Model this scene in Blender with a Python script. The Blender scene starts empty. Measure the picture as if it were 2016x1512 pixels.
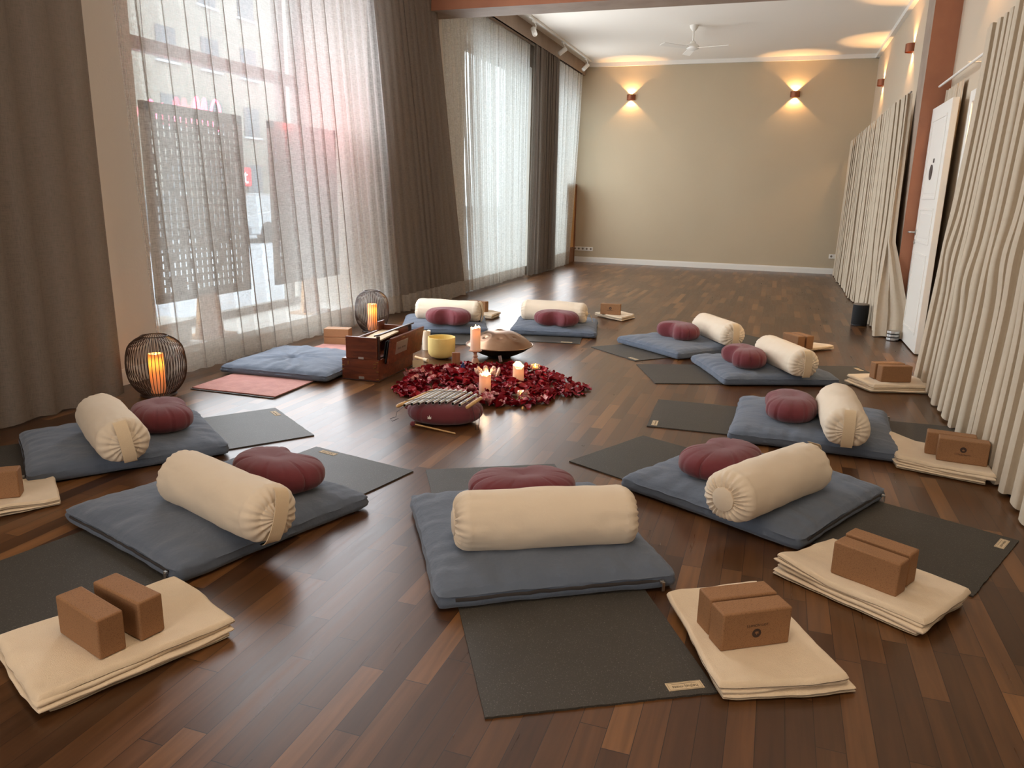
import bpy, bmesh, math, random
from mathutils import Vector, Matrix, noise
PI = math.pi
C = bpy.context.scene.collection
sc = bpy.context.scene

# ------------------------------------------------------------------ camera, world, big lights, exposure
ROOM_YAW = math.radians(18.673); PITCH = math.radians(13.918); ROLL = math.radians(1.297); CAM_H = 1.3215
cam_data = bpy.data.cameras.new('camera'); cam = bpy.data.objects.new('camera', cam_data); C.objects.link(cam)
cam_data.sensor_fit = 'HORIZONTAL'; cam_data.sensor_width = 36.0
cam_data.lens = 1495.88*36/2016
cam_data.clip_start = 0.02; cam_data.clip_end = 300
def _rz(v):
    c, s = math.cos(ROOM_YAW), math.sin(ROOM_YAW)
    return Vector((v[0]*c-v[1]*s, v[0]*s+v[1]*c, v[2]))
_cp, _sp = math.cos(PITCH), math.sin(PITCH); _cr, _sr = math.cos(ROLL), math.sin(ROLL)
_fw = _rz((0, _cp, -_sp)); _up0 = _rz((0, _sp, _cp)); _rt0 = _rz((1, 0, 0))
_rt = _cr*_rt0+_sr*_up0; _up = -_sr*_rt0+_cr*_up0
M3 = Matrix((_rt, _up, -_fw)).transposed()
cam.matrix_world = Matrix.Translation((0, 0, CAM_H)) @ M3.to_4x4()
sc.camera = cam

sc.view_settings.view_transform = 'Standard'; sc.view_settings.look = 'None'
sc.view_settings.gamma = 1.0; sc.view_settings.exposure = 0.72; sc.view_settings.use_curve_mapping = False

world = bpy.data.worlds.new('overcast_sky'); sc.world = world; world.use_nodes = True
wn = world.node_tree.nodes; wl = world.node_tree.links
wn['Background'].inputs['Color'].default_value = (0.86, 0.94, 1.0, 1)
wn['Background'].inputs['Strength'].default_value = 4.4

def area(name, loc, rot, sx, sy, power, col, portal=False):
    d = bpy.data.lights.new(name, 'AREA'); d.shape = 'RECTANGLE'; d.size = sx; d.size_y = sy
    d.energy = power; d.color = col
    o = bpy.data.objects.new(name, d); C.objects.link(o); o.location = loc; o.rotation_euler = rot
    if portal: d.cycles.is_portal = True
    return o
# daylight enters through the shop windows: sampling portals for the sky
area('shop_window_portal', (-5.12, 5.85, 1.75), (0, -PI/2, 0), 3.5, 3.1, 1, (1, 1, 1), True)
area('hall_window_portal', (-4.55, 11.45, 1.75), (0, -PI/2, 0), 3.3, 2.9, 1, (1, 1, 1), True)
area('hall_end_window_portal', (-4.55, 14.75, 1.75), (0, -PI/2, 0), 3.3, 1.7, 1, (1, 1, 1), True)
# unseen fill lights added: soft light from the back wall, warm light from above
area('back_wall_fill', (-2.2, -2.9, 1.9), (math.radians(80), 0, 0), 3.0, 2.4, 55, (1.0, 0.95, 0.90))
area('ceiling_fill', (-0.4, 1.2, 3.75), (0, 0, 0), 1.8, 1.8, 26, (1.0, 0.78, 0.56))
area('shop_window_fill', (-3.84, 5.75, 1.8), (0, -PI/2, 0), 3.2, 3.0, 80, (0.90, 0.95, 1.0))  # this and the next two: area lights added inside the curtains to boost daylight
area('hall_window_fill', (-3.84, 10.9, 1.9), (0, -PI/2, 0), 3.2, 2.9, 66, (0.95, 0.97, 1.0))
area('hall_end_window_fill', (-3.84, 14.4, 1.9), (0, -PI/2, 0), 3.2, 1.2, 24, (0.95, 0.97, 1.0))

# ------------------------------------------------------------------ helpers
def lin(r, g, b):
    f = lambda c: (c/255/12.92) if c/255 <= 0.04045 else ((c/255+0.055)/1.055)**2.4
    return (f(r), f(g), f(b), 1)

class MB:
    def __init__(self): self.v = []; self.f = []; self.mi = []; self.cur = 0
    def add(self, vs, fs):
        b = len(self.v); self.v += [tuple(x) for x in vs]
        for q in fs: self.f.append(tuple(i+b for i in q)); self.mi.append(self.cur)
        return self
    def box(self, c, s, rot=None):
        hx, hy, hz = s[0]/2, s[1]/2, s[2]/2; vs = []
        for z in (-hz, hz):
            for y in (-hy, hy):
                for x in (-hx, hx):
                    p = Vector((x, y, z))
                    if rot is not None: p = rot @ p
                    vs.append(Vector(c)+p)
        return self.add(vs, [(0, 2, 3, 1), (4, 5, 7, 6), (0, 1, 5, 4), (2, 6, 7, 3), (0, 4, 6, 2), (1, 3, 7, 5)])
    def lathe(self, prof, seg=32, c=(0, 0, 0), caps=True, rot=None, wob=None):
        vs = []; fs = []; n = len(prof)
        for k in range(seg):
            a = 2*PI*k/seg
            for i, (r, z) in enumerate(prof):
                rr = r*(wob(a, i) if wob else 1)
                p = Vector((rr*math.cos(a), rr*math.sin(a), z))
                if rot is not None: p = rot @ p
                vs.append(Vector(c)+p)
        for k in range(seg):
            k2 = (k+1) % seg
            for i in range(n-1): fs.append((k*n+i, k2*n+i, k2*n+i+1, k*n+i+1))
        if caps:
            if prof[0][0] > 1e-5: fs.append(tuple(k*n for k in range(seg))[::-1])
            if prof[-1][0] > 1e-5: fs.append(tuple(k*n+n-1 for k in range(seg)))
        return self.add(vs, fs)
    def tube(self, pts, r, seg=8, caps=True, flat=None):
        pts = [Vector(p) for p in pts]; n = len(pts); vs = []; fs = []
        prev = None
        for i, p in enumerate(pts):
            d = (pts[min(i+1, n-1)]-pts[max(i-1, 0)]).normalized()
            if prev is None:
                a = Vector((0, 0, 1)) if abs(d.z) < 0.9 else Vector((1, 0, 0))
                u = d.cross(a).normalized()
            else: u = (prev-d*prev.dot(d)).normalized()
            w = d.cross(u); prev = u
            rr = r[i] if isinstance(r, (list, tuple)) else r
            for k in range(seg):
                a = 2*PI*k/seg
                vs.append(p+u*math.cos(a)*rr*(flat or 1)+w*math.sin(a)*rr)
        for i in range(n-1):
            for k in range(seg):
                k2 = (k+1) % seg
                fs.append((i*seg+k, i*seg+k2, (i+1)*seg+k2, (i+1)*seg+k))
        if caps: fs.append(tuple(range(seg))[::-1]); fs.append(tuple(range((n-1)*seg, n*seg)))
        return self.add(vs, fs)
    def grid(self, fn, nu, nv, cu=False):
        vs = [fn(i/(nu if cu else nu-1), j/(nv-1)) for i in range(nu) for j in range(nv)]; fs = []
        for i in range(nu if cu else nu-1):
            i2 = (i+1) % nu
            for j in range(nv-1): fs.append((i*nv+j, i2*nv+j, i2*nv+j+1, i*nv+j+1))
        return self.add(vs, fs)
    def prism(self, poly, z0, z1):
        n = len(poly)
        vs = [(x, y, z0) for x, y in poly]+[(x, y, z1) for x, y in poly]
        fs = [tuple(range(n))[::-1], tuple(range(n, 2*n))]+[(i, (i+1) % n, (i+1) % n+n, i+n) for i in range(n)]
        return self.add(vs, fs)
    def build(self, name, mat, parent=None, loc=None, rz=0.0, smooth=35, bevel=0, bseg=2, recalc=True, mats=None):
        me = bpy.data.meshes.new(name); me.from_pydata(self.v, [], self.f); me.validate()
        if mats:
            for m in mats: me.materials.append(m)
            for p, i in zip(me.polygons, self.mi): p.material_index = i
        elif mat is not None: me.materials.append(mat)
        if recalc:
            bm = bmesh.new(); bm.from_mesh(me); bmesh.ops.recalc_face_normals(bm, faces=bm.faces); bm.to_mesh(me); bm.free()
        if smooth:
            for p in me.polygons: p.use_smooth = True
            me.set_sharp_from_angle(angle=math.radians(smooth))
        me.update()
        o = bpy.data.objects.new(name, me); C.objects.link(o)
        if parent is not None: o.parent = parent
        if loc is not None: o.location = loc
        o.rotation_euler.z = rz
        if bevel:
            b = o.modifiers.new('bevel', 'BEVEL'); b.width = bevel; b.segments = bseg; b.limit_method = 'ANGLE'
        return o

def tag(o, label=None, cat=None, group=None, kind=None):
    if label: o['label'] = label
    if cat: o['category'] = cat
    if group: o['group'] = group
    if kind: o['kind'] = kind
    return o
def thing(name, label, cat, loc=(0, 0, 0), rz=0.0, group=None):
    o = bpy.data.objects.new(name, None); C.objects.link(o); o.empty_display_size = 0.1
    o.location = loc; o.rotation_euler = (0, 0, rz)
    return tag(o, label, cat, group)
def kids(o): return [c for c in C.objects if c.parent == o]
def dup(root, loc, rz, label, group=None):
    def cp(o, par):
        c = o.copy(); C.objects.link(c)
        if par is not None: c.parent = par
        for ch in kids(o): cp(ch, c)
        return c
    r = cp(root, None); r.location = loc; r.rotation_euler = (0, 0, rz); r['label'] = label
    if group: r['group'] = group
    return r
def text_mesh(name, body, size, mat, parent, loc, rot, extrude=0.0004, mirror=False):
    cu = bpy.data.curves.new(name, 'FONT'); cu.body = body; cu.size = size; cu.extrude = extrude
    cu.align_x = 'CENTER'; cu.align_y = 'CENTER'
    t = bpy.data.objects.new(name, cu); C.objects.link(t)
    dg = bpy.context.evaluated_depsgraph_get()
    me = bpy.data.meshes.new_from_object(t.evaluated_get(dg)); bpy.data.objects.remove(t)
    me.materials.clear(); me.materials.append(mat); me.name = name
    o = bpy.data.objects.new(name, me); C.objects.link(o); o.parent = parent
    o.location = loc; o.rotation_euler = rot
    if mirror: o.scale = (-1, 1, 1)
    return o

# ------------------------------------------------------------------ materials
def mat(name, col, rough=0.6, metal=0.0, spec=0.5, bump=None, var=None, sheen=0.0, emis=None, trans=0.0, coat=0.0):
    """bump=(scale,strength,detail,stretch) ; var=(scale,amount,col2)"""
    m = bpy.data.materials.new(name); m.use_nodes = True
    nt = m.node_tree; N = nt.nodes; L = nt.links; b = N['Principled BSDF']
    b.inputs['Base Color'].default_value = col; b.inputs['Roughness'].default_value = rough
    b.inputs['Metallic'].default_value = metal; b.inputs['Specular IOR Level'].default_value = spec
    if sheen:
        b.inputs['Sheen Weight'].default_value = sheen; b.inputs['Sheen Roughness'].default_value = 0.5
    if coat: b.inputs['Coat Weight'].default_value = coat; b.inputs['Coat Roughness'].default_value = 0.15
    if trans: b.inputs['Transmission Weight'].default_value = trans
    tc = N.new('ShaderNodeTexCoord')
    if var:
        no = N.new('ShaderNodeTexNoise'); no.inputs['Scale'].default_value = var[0]; no.inputs['Detail'].default_value = 4
        L.new(tc.outputs['Object'], no.inputs['Vector'])
        rp = N.new('ShaderNodeMapRange'); rp.inputs['From Min'].default_value = 0.5-var[1]; rp.inputs['From Max'].default_value = 0.5+var[1]
        L.new(no.outputs['Fac'], rp.inputs['Value'])
        mx = N.new('ShaderNodeMix'); mx.data_type = 'RGBA'
        mx.inputs['A'].default_value = col; mx.inputs['B'].default_value = var[2]
        L.new(rp.outputs['Result'], mx.inputs['Factor']); L.new(mx.outputs['Result'], b.inputs['Base Color'])
    if bump:
        prev = None
        for (sca, stg, det) in bump:
            no = N.new('ShaderNodeTexNoise'); no.inputs['Scale'].default_value = sca; no.inputs['Detail'].default_value = det
            L.new(tc.outputs['Object'], no.inputs['Vector'])
            bp = N.new('ShaderNodeBump'); bp.inputs['Strength'].default_value = stg; bp.inputs['Distance'].default_value = 0.01
            L.new(no.outputs['Fac'], bp.inputs['Height'])
            if prev: L.new(prev.outputs['Normal'], bp.inputs['Normal'])
            prev = bp
        L.new(prev.outputs['Normal'], b.inputs['Normal'])
    if emis:
        b.inputs['Emission Color'].default_value = emis[0]; b.inputs['Emission Strength'].default_value = emis[1]
    return m

def nmath(nt, op, a, b=None, clamp=False):
    n = nt.nodes.new('ShaderNodeMath'); n.operation = op; n.use_clamp = clamp
    for i, x in enumerate((a, b)):
        if x is None: continue
        if isinstance(x, (int, float)): n.inputs[i].default_value = x
        else: nt.links.new(x, n.inputs[i])
    return n.outputs[0]

def plank_floor():
    m = bpy.data.materials.new('walnut_strip_parquet'); m.use_nodes = True; nt = m.node_tree; N = nt.nodes; L = nt.links
    b = N['Principled BSDF']; tc = N.new('ShaderNodeTexCoord'); sp = N.new('ShaderNodeSeparateXYZ'); L.new(tc.outputs['Object'], sp.inputs[0])
    W, LEN = 0.072, 0.56
    u = nmath(nt, 'DIVIDE', sp.outputs['X'], W); row = nmath(nt, 'FLOOR', u)
    wn1 = N.new('ShaderNodeTexWhiteNoise'); wn1.noise_dimensions = '1D'; L.new(row, wn1.inputs['W'])
    off = nmath(nt, 'MULTIPLY', wn1.outputs['Value'], 7.3)
    v = nmath(nt, 'ADD', nmath(nt, 'DIVIDE', sp.outputs['Y'], LEN), off); col = nmath(nt, 'FLOOR', v)
    cb = N.new('ShaderNodeCombineXYZ'); L.new(row, cb.inputs[0]); L.new(col, cb.inputs[1])
    wn2 = N.new('ShaderNodeTexWhiteNoise'); wn2.noise_dimensions = '3D'; L.new(cb.outputs[0], wn2.inputs['Vector'])
    cr = N.new('ShaderNodeValToRGB'); L.new(wn2.outputs['Value'], cr.inputs[0])
    e = cr.color_ramp.elements; e[0].position = 0; e[0].color = lin(68, 43, 24); e[1].position = 1; e[1].color = lin(126, 86, 50)
    for p, c in ((0.3, lin(77, 49, 27)), (0.62, lin(88, 57, 32)), (0.88, lin(105, 70, 41))):
        x = e.new(p); x.color = c
    # grain
    mp = N.new('ShaderNodeMapping'); mp.inputs['Scale'].default_value = (38, 2.6, 1); L.new(tc.outputs['Object'], mp.inputs[0])
    ad = N.new('ShaderNodeVectorMath'); ad.operation = 'ADD'; L.new(mp.outputs[0], ad.inputs[0])
    sc_ = N.new('ShaderNodeVectorMath'); sc_.operation = 'SCALE'; sc_.inputs['Scale'].default_value = 40; L.new(wn2.outputs['Color'], sc_.inputs[0]); L.new(sc_.outputs[0], ad.inputs[1])
    gn = N.new('ShaderNodeTexNoise'); gn.inputs['Scale'].default_value = 1; gn.inputs['Detail'].default_value = 5; gn.inputs['Distortion'].default_value = 0.6; L.new(ad.outputs[0], gn.inputs['Vector'])
    mr = N.new('ShaderNodeMapRange'); mr.inputs['From Min'].default_value = 0.3; mr.inputs['From Max'].default_value = 0.7; mr.inputs['To Min'].default_value = 0.74; mr.inputs['To Max'].default_value = 1.2; L.new(gn.outputs['Fac'], mr.inputs[0])
    mul = N.new('ShaderNodeVectorMath'); mul.operation = 'SCALE'; L.new(cr.outputs[0], mul.inputs[0]); L.new(mr.outputs[0], mul.inputs['Scale'])
    # joints
    fu = nmath(nt, 'FRACT', u); fv = nmath(nt, 'FRACT', v)
    du = nmath(nt, 'MINIMUM', fu, nmath(nt, 'SUBTRACT', 1.0, fu)); dv = nmath(nt, 'MINIMUM', fv, nmath(nt, 'SUBTRACT', 1.0, fv))
    gu = nmath(nt, 'LESS_THAN', du, 0.013); gv = nmath(nt, 'LESS_THAN', dv, 0.0022); gap = nmath(nt, 'MAXIMUM', gu, gv)
    mx = N.new('ShaderNodeMix'); mx.data_type = 'RGBA'; L.new(gap, mx.inputs['Factor']); L.new(mul.outputs[0], mx.inputs['A']); mx.inputs['B'].default_value = lin(40, 24, 15)
    L.new(mx.outputs['Result'], b.inputs['Base Color'])
    rn = N.new('ShaderNodeMapRange'); rn.inputs['To Min'].default_value = 0.24; rn.inputs['To Max'].default_value = 0.36; L.new(gn.outputs['Fac'], rn.inputs[0]); L.new(rn.outputs[0], b.inputs['Roughness'])
    h = nmath(nt, 'SUBTRACT', nmath(nt, 'MULTIPLY', gn.outputs['Fac'], 0.15), gap)
    bp = N.new('ShaderNodeBump'); bp.inputs['Strength'].default_value = 0.25; bp.inputs['Distance'].default_value = 0.002; L.new(h, bp.inputs['Height']); L.new(bp.outputs[0], b.inputs['Normal'])
    b.inputs['Specular IOR Level'].default_value = 0.5
    return m

def sheer(name, col, opac, back, edge=0.5):
    m = bpy.data.materials.new(name); m.use_nodes = True; nt = m.node_tree; N = nt.nodes; L = nt.links
    N.remove(N['Principled BSDF']); out = N['Material Output']
    tc = N.new('ShaderNodeTexCoord')
    d = N.new('ShaderNodeBsdfDiffuse'); d.inputs[0].default_value = col
    t = N.new('ShaderNodeBsdfTranslucent'); t.inputs[0].default_value = col
    s1 = N.new('ShaderNodeMixShader'); s1.inputs[0].default_value = back; L.new(d.outputs[0], s1.inputs[1]); L.new(t.outputs[0], s1.inputs[2])
    tr = N.new('ShaderNodeBsdfTransparent')
    mp = N.new('ShaderNodeMapping'); mp.inputs['Scale'].default_value = (260, 260, 26); L.new(tc.outputs['Object'], mp.inputs[0])
    n1 = N.new('ShaderNodeTexNoise'); n1.inputs['Scale'].default_value = 1; n1.inputs['Detail'].default_value = 2; L.new(mp.outputs[0], n1.inputs['Vector'])
    mp2 = N.new('ShaderNodeMapping'); mp2.inputs['Scale'].default_value = (22, 22, 300); L.new(tc.outputs['Object'], mp2.inputs[0])
    n2 = N.new('ShaderNodeTexNoise'); n2.inputs['Scale'].default_value = 1; n2.inputs['Detail'].default_value = 2; L.new(mp2.outputs[0], n2.inputs['Vector'])
    w = nmath(nt, 'MULTIPLY', nmath(nt, 'SUBTRACT', nmath(nt, 'ADD', n1.outputs['Fac'], n2.outputs['Fac']), 1.0), 0.55)
    lw = N.new('ShaderNodeLayerWeight'); lw.inputs['Blend'].default_value = 0.45
    f = nmath(nt, 'ADD', nmath(nt, 'ADD', w, opac), nmath(nt, 'MULTIPLY', lw.outputs['Facing'], edge), True)
    s2 = N.new('ShaderNodeMixShader'); L.new(f, s2.inputs[0]); L.new(tr.outputs[0], s2.inputs[1]); L.new(s1.outputs[0], s2.inputs[2])
    L.new(s2.outputs[0], out.inputs['Surface'])
    return m

def glassy(name, tint, refl=0.08):
    m = bpy.data.materials.new(name); m.use_nodes = True; nt = m.node_tree; N = nt.nodes; L = nt.links
    N.remove(N['Principled BSDF']); out = N['Material Output']
    tr = N.new('ShaderNodeBsdfTransparent'); tr.inputs[0].default_value = tint
    g = N.new('ShaderNodeBsdfGlossy'); g.inputs['Roughness'].default_value = 0.05
    lw = N.new('ShaderNodeLayerWeight'); lw.inputs['Blend'].default_value = 0.3
    f = nmath(nt, 'ADD', nmath(nt, 'MULTIPLY', lw.outputs['Facing'], 0.35), refl, True)
    s = N.new('ShaderNodeMixShader'); L.new(f, s.inputs[0]); L.new(tr.outputs[0], s.inputs[1]); L.new(g.outputs[0], s.inputs[2]); L.new(s.outputs[0], out.inputs['Surface'])
    return m

def waxy(name, col, tr=0.5):
    m = bpy.data.materials.new(name); m.use_nodes = True; nt = m.node_tree; N = nt.nodes; L = nt.links
    N.remove(N['Principled BSDF']); out = N['Material Output']
    d = N.new('ShaderNodeBsdfDiffuse'); d.inputs[0].default_value = lin(236, 222, 205)
    t = N.new('ShaderNodeBsdfTranslucent'); t.inputs[0].default_value = col
    s = N.new('ShaderNodeMixShader'); s.inputs[0].default_value = tr; L.new(d.outputs[0], s.inputs[1]); L.new(t.outputs[0], s.inputs[2]); L.new(s.outputs[0], out.inputs['Surface'])
    return m

def emit(name, col, s):
    m = bpy.data.materials.new(name); m.use_nodes = True; N = m.node_tree.nodes; L = m.node_tree.links
    N.remove(N['Principled BSDF']); e = N.new('ShaderNodeEmission'); e.inputs[0].default_value = col; e.inputs[1].default_value = s
    L.new(e.outputs[0], N['Material Output'].inputs['Surface']); return m

def wood(name, c1, c2, scale=(3, 30, 30), rough=0.4):
    m = bpy.data.materials.new(name); m.use_nodes = True; nt = m.node_tree; N = nt.nodes; L = nt.links; b = N['Principled BSDF']
    tc = N.new('ShaderNodeTexCoord'); mp = N.new('ShaderNodeMapping'); mp.inputs['Scale'].default_value = scale; L.new(tc.outputs['Object'], mp.inputs[0])
    n = N.new('ShaderNodeTexNoise'); n.inputs['Scale'].default_value = 1; n.inputs['Detail'].default_value = 6; n.inputs['Distortion'].default_value = 1.2; L.new(mp.outputs[0], n.inputs['Vector'])
    cr = N.new('ShaderNodeValToRGB'); cr.color_ramp.elements[0].position = 0.35; cr.color_ramp.elements[0].color = c1; cr.color_ramp.elements[1].position = 0.68; cr.color_ramp.elements[1].color = c2
    L.new(n.outputs['Fac'], cr.inputs[0]); L.new(cr.outputs[0], b.inputs['Base Color']); b.inputs['Roughness'].default_value = rough
    return m

def speckle(name, base, dots, scale, thr, rough, bump=0.3, spec=0.4):
    m = bpy.data.materials.new(name); m.use_nodes = True; nt = m.node_tree; N = nt.nodes; L = nt.links; b = N['Principled BSDF']
    tc = N.new('ShaderNodeTexCoord'); v = N.new('ShaderNodeTexNoise'); v.inputs['Scale'].default_value = scale; v.inputs['Detail'].default_value = 3; L.new(tc.outputs['Object'], v.inputs['Vector'])
    mr = N.new('ShaderNodeMapRange'); mr.inputs['From Min'].default_value = thr; mr.inputs['From Max'].default_value = thr+0.12; L.new(v.outputs['Fac'], mr.inputs[0])
    n2 = N.new('ShaderNodeTexNoise'); n2.inputs['Scale'].default_value = 6; L.new(tc.outputs['Object'], n2.inputs['Vector'])
    mx = N.new('ShaderNodeMix'); mx.data_type = 'RGBA'; mx.inputs['A'].default_value = base; mx.inputs['B'].default_value = dots; L.new(mr.outputs[0], mx.inputs['Factor'])
    mr2 = N.new('ShaderNodeMapRange'); mr2.inputs['To Min'].default_value = 0.85; mr2.inputs['To Max'].default_value = 1.15; L.new(n2.outputs['Fac'], mr2.inputs[0])
    sc2 = N.new('ShaderNodeVectorMath'); sc2.operation = 'SCALE'; L.new(mx.outputs['Result'], sc2.inputs[0]); L.new(mr2.outputs[0], sc2.inputs['Scale']); L.new(sc2.outputs[0], b.inputs['Base Color'])
    bp = N.new('ShaderNodeBump'); bp.inputs['Strength'].default_value = bump; bp.inputs['Distance'].default_value = 0.002; L.new(v.outputs['Fac'], bp.inputs['Height']); L.new(bp.outputs[0], b.inputs['Normal'])
    b.inputs['Roughness'].default_value = rough; b.inputs['Specular IOR Level'].default_value = spec
    return m

M = {}
M['floor'] = plank_floor()
M['wall'] = mat('taupe_wall_paint', lin(190, 174, 148), 0.85, bump=[(60, 0.08, 3)], var=(1.5, 0.25, lin(186, 170, 144)))
M['wall_r'] = mat('greige_wall_paint', lin(196, 180, 158), 0.85, bump=[(60, 0.08, 3)])
M['wall_l'] = mat('left_wall_paint', lin(214, 204, 192), 0.85, bump=[(60, 0.08, 3)])
M['ceil'] = mat('ceiling_paint', lin(236, 230, 220), 0.9)
M['white'] = mat('white_gloss_paint', lin(232, 228, 220), 0.4)
M['terra'] = mat('terracotta_plaster', lin(168, 112, 82), 0.8, bump=[(25, 0.2, 4)], var=(3, 0.25, lin(148, 96, 72)))
M['plaster'] = mat('grey_brown_plaster', lin(138, 118, 102), 0.7, bump=[(18, 0.3, 4)], var=(4, 0.25, lin(160, 140, 122)))
M['frame'] = mat('window_frame_paint', lin(150, 140, 130), 0.5)
M['zab'] = mat('grey_blue_cotton', lin(98, 108, 124), 0.85, spec=0.2, sheen=0.2, bump=[(700, 0.25, 2), (13, 0.6, 3), (34, 0.25, 2)], var=(5, 0.3, lin(90, 100, 115)))
M['bol'] = mat('natural_cream_cotton', lin(224, 208, 186), 0.85, spec=0.2, sheen=0.15, bump=[(800, 0.25, 2), (10, 0.45, 3)])
M['strap'] = mat('cream_cotton_strap', lin(222, 200, 168), 0.85, spec=0.2, bump=[(500, 0.3, 2)])
M['zafu'] = mat('burgundy_cotton', lin(112, 52, 58), 0.8, spec=0.2, sheen=0.25, bump=[(700, 0.25, 2), (12, 0.3, 3)])
M['pinkmat'] = mat('dusty_pink_velour', lin(190, 128, 118), 0.9, sheen=0.3, bump=[(90, 0.3, 4)], var=(14, 0.2, lin(172, 108, 100)))
M['blanket'] = mat('ecru_cotton_blanket', lin(232, 212, 184), 0.9, spec=0.15, sheen=0.25, bump=[(420, 0.35, 3), (16, 0.35, 3)], var=(10, 0.2, lin(224, 203, 174)))
M['mat'] = speckle('dark_recycled_rubber', lin(62, 58, 52), lin(104, 100, 92), 260, 0.60, 0.55, 0.25, 0.35)
M['cork'] = speckle('pressed_cork', lin(150, 110, 76), lin(122, 87, 60), 420, 0.54, 0.7, 0.3, 0.3)
M['darkprint'] = mat('brown_print', lin(58, 40, 32), 0.7)
M['tagc'] = mat('kraft_label', lin(206, 184, 150), 0.7)
M['tagink'] = mat('label_ink', lin(92, 80, 66), 0.8)
M['whitetag'] = mat('white_care_tag', lin(235, 230, 222), 0.7)
M['zip'] = mat('zip_tape', lin(58, 54, 54), 0.7)
M['steel'] = mat('brushed_steel', lin(200, 198, 194), 0.36, metal=1.0)
M['brass'] = mat('aged_brass', lin(176, 140, 88), 0.3, metal=1.0)
M['wire'] = mat('dark_brown_wire', lin(52, 34, 26), 0.4, spec=0.5)
M['black'] = mat('black_plastic', lin(20, 20, 22), 0.45)
M['fabricblk'] = mat('black_speaker_cloth', lin(12, 13, 16), 0.8, bump=[(900, 0.4, 2)])
M['redwood'] = wood('reddish_teak', lin(80, 36, 20), lin(116, 58, 33), (3, 26, 26), 0.35)
M['darkwood'] = wood('dark_teak_edge', lin(38, 18, 12), lin(60, 28, 16), (3, 26, 26), 0.4)
M['palewood'] = wood('pale_beech', lin(196, 152, 96), lin(216, 176, 122), (6, 40, 40), 0.5)
M['pinkwood'] = wood('turned_pinkish_wood', lin(170, 122, 98), lin(190, 144, 118), (20, 20, 4), 0.4)
M['woodlit'] = wood('honey_wood', lin(190, 138, 84), lin(214, 166, 110), (4, 20, 20), 0.5)
M['copper'] = mat('hammered_copper', lin(148, 92, 68), 0.35, metal=0.85)
M['pan_top'] = mat('bronzed_steel', lin(168, 134, 108), 0.28, metal=0.9, var=(5, 0.2, lin(140, 108, 84)))
M['pan_bot'] = mat('dark_steel', lin(32, 22, 20), 0.45, metal=0.6)
M['crystal'] = mat('frosted_yellow_quartz', lin(222, 196, 124), 0.75, spec=0.3, bump=[(300, 0.3, 3)])
M['quartzp'] = mat('rosy_glass', lin(232, 196, 178), 0.25, trans=0.35, spec=0.6)
M['tglass'] = mat('tealight_glass', lin(244, 226, 210), 0.08, trans=0.85)
M['ivory'] = mat('ivory_wax', lin(238, 222, 200), 0.5)
M['wax'] = waxy('candle_wax', (1.0, 0.52, 0.20, 1), 0.24)
M['wax_led'] = waxy('amber_wax', (1.0, 0.46, 0.08, 1), 0.55)
M['melt'] = mat('molten_wax', lin(255, 220, 130), 0.15, spec=0.6)
M['flame'] = emit('candle_flame', (1.0, 0.62, 0.20, 1), 26)
M['lampglow'] = emit('warm_bulb', (1.0, 0.60, 0.22, 1), 14)
M['petal'] = mat('crimson_petal', lin(170, 10, 34), 0.5, spec=0.3, var=(30, 0.25, lin(108, 4, 18)))
M['petal2'] = mat('deep_red_petal', lin(124, 5, 22), 0.5, spec=0.3, var=(30, 0.25, lin(132, 8, 28)))
M['petalp'] = mat('blush_pink_petal', lin(232, 184, 180), 0.6, var=(55, 0.12, lin(168, 50, 70)))
M['glass'] = glassy('window_pane', (0.93, 0.96, 0.96, 1), 0.04)
M['lattice'] = mat('grey_beige_board', lin(128, 116, 102), 0.7)
M['neon'] = emit('pink_red_neon', (1.0, 0.08, 0.16, 1), 10)
M['sheer'] = sheer('sheer_linen', (0.74, 0.71, 0.68, 1), 0.46, 0.70)
M['sheer2'] = sheer('white_sheer_linen', (0.80, 0.79, 0.76, 1), 0.62, 0.66)
M['linen_d'] = sheer('brown_grey_linen', (0.27, 0.225, 0.19, 1), 0.93, 0.4, 0.1)
M['linen'] = mat('beige_linen', lin(198, 184, 164), 0.9, spec=0.1, bump=[(420, 0.4, 3)], var=(40, 0.2, lin(194, 178, 156)))
M['hem'] = sheer('linen_hem', (0.56, 0.50, 0.44, 1), 0.78, 0.5, 0.2)
M['pleat'] = sheer('layered_linen', (0.40, 0.36, 0.33, 1), 0.86, 0.4, 0.2)
M['stone'] = mat('pavement_stone', lin(158, 160, 166), 0.8, bump=[(6, 0.2, 4)])
M['asph'] = mat('asphalt', lin(84, 86, 90), 0.8)
M['fac1'] = mat('beige_render', lin(146, 140, 130), 0.9, var=(1, 0.2, lin(130, 124, 114)))
M['fac2'] = mat('white_render', lin(186, 188, 190), 0.9)
M['winglass'] = mat('dark_glazing', lin(70, 78, 86), 0.15)
M['carpaint'] = mat('dark_car_paint', lin(60, 64, 72), 0.25, coat=0.6)
M['carpaint2'] = mat('silver_car_paint', lin(150, 154, 160), 0.25, coat=0.6)
M['signp'] = mat('violet_sign', lin(88, 72, 128), 0.5, emis=(lin(88, 72, 128), 0.6))
M['signr'] = mat('red_sign', lin(220, 30, 50), 0.5, emis=(lin(220, 30, 50), 1.2))
M['signw'] = mat('white_lettering', lin(250, 250, 250), 0.5, emis=((1, 1, 1, 1), 1.5))
M['tealfab'] = mat('blue_bottle_glass', lin(24, 34, 88), 0.2)
M['brownbox'] = wood('brown_card_wood', lin(128, 84, 56), lin(150, 102, 70), (20, 20, 5), 0.5)

def struct(mb, name, m, **k):
    o = mb.build(name, m, **k); o['kind'] = 'structure'; return o

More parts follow.
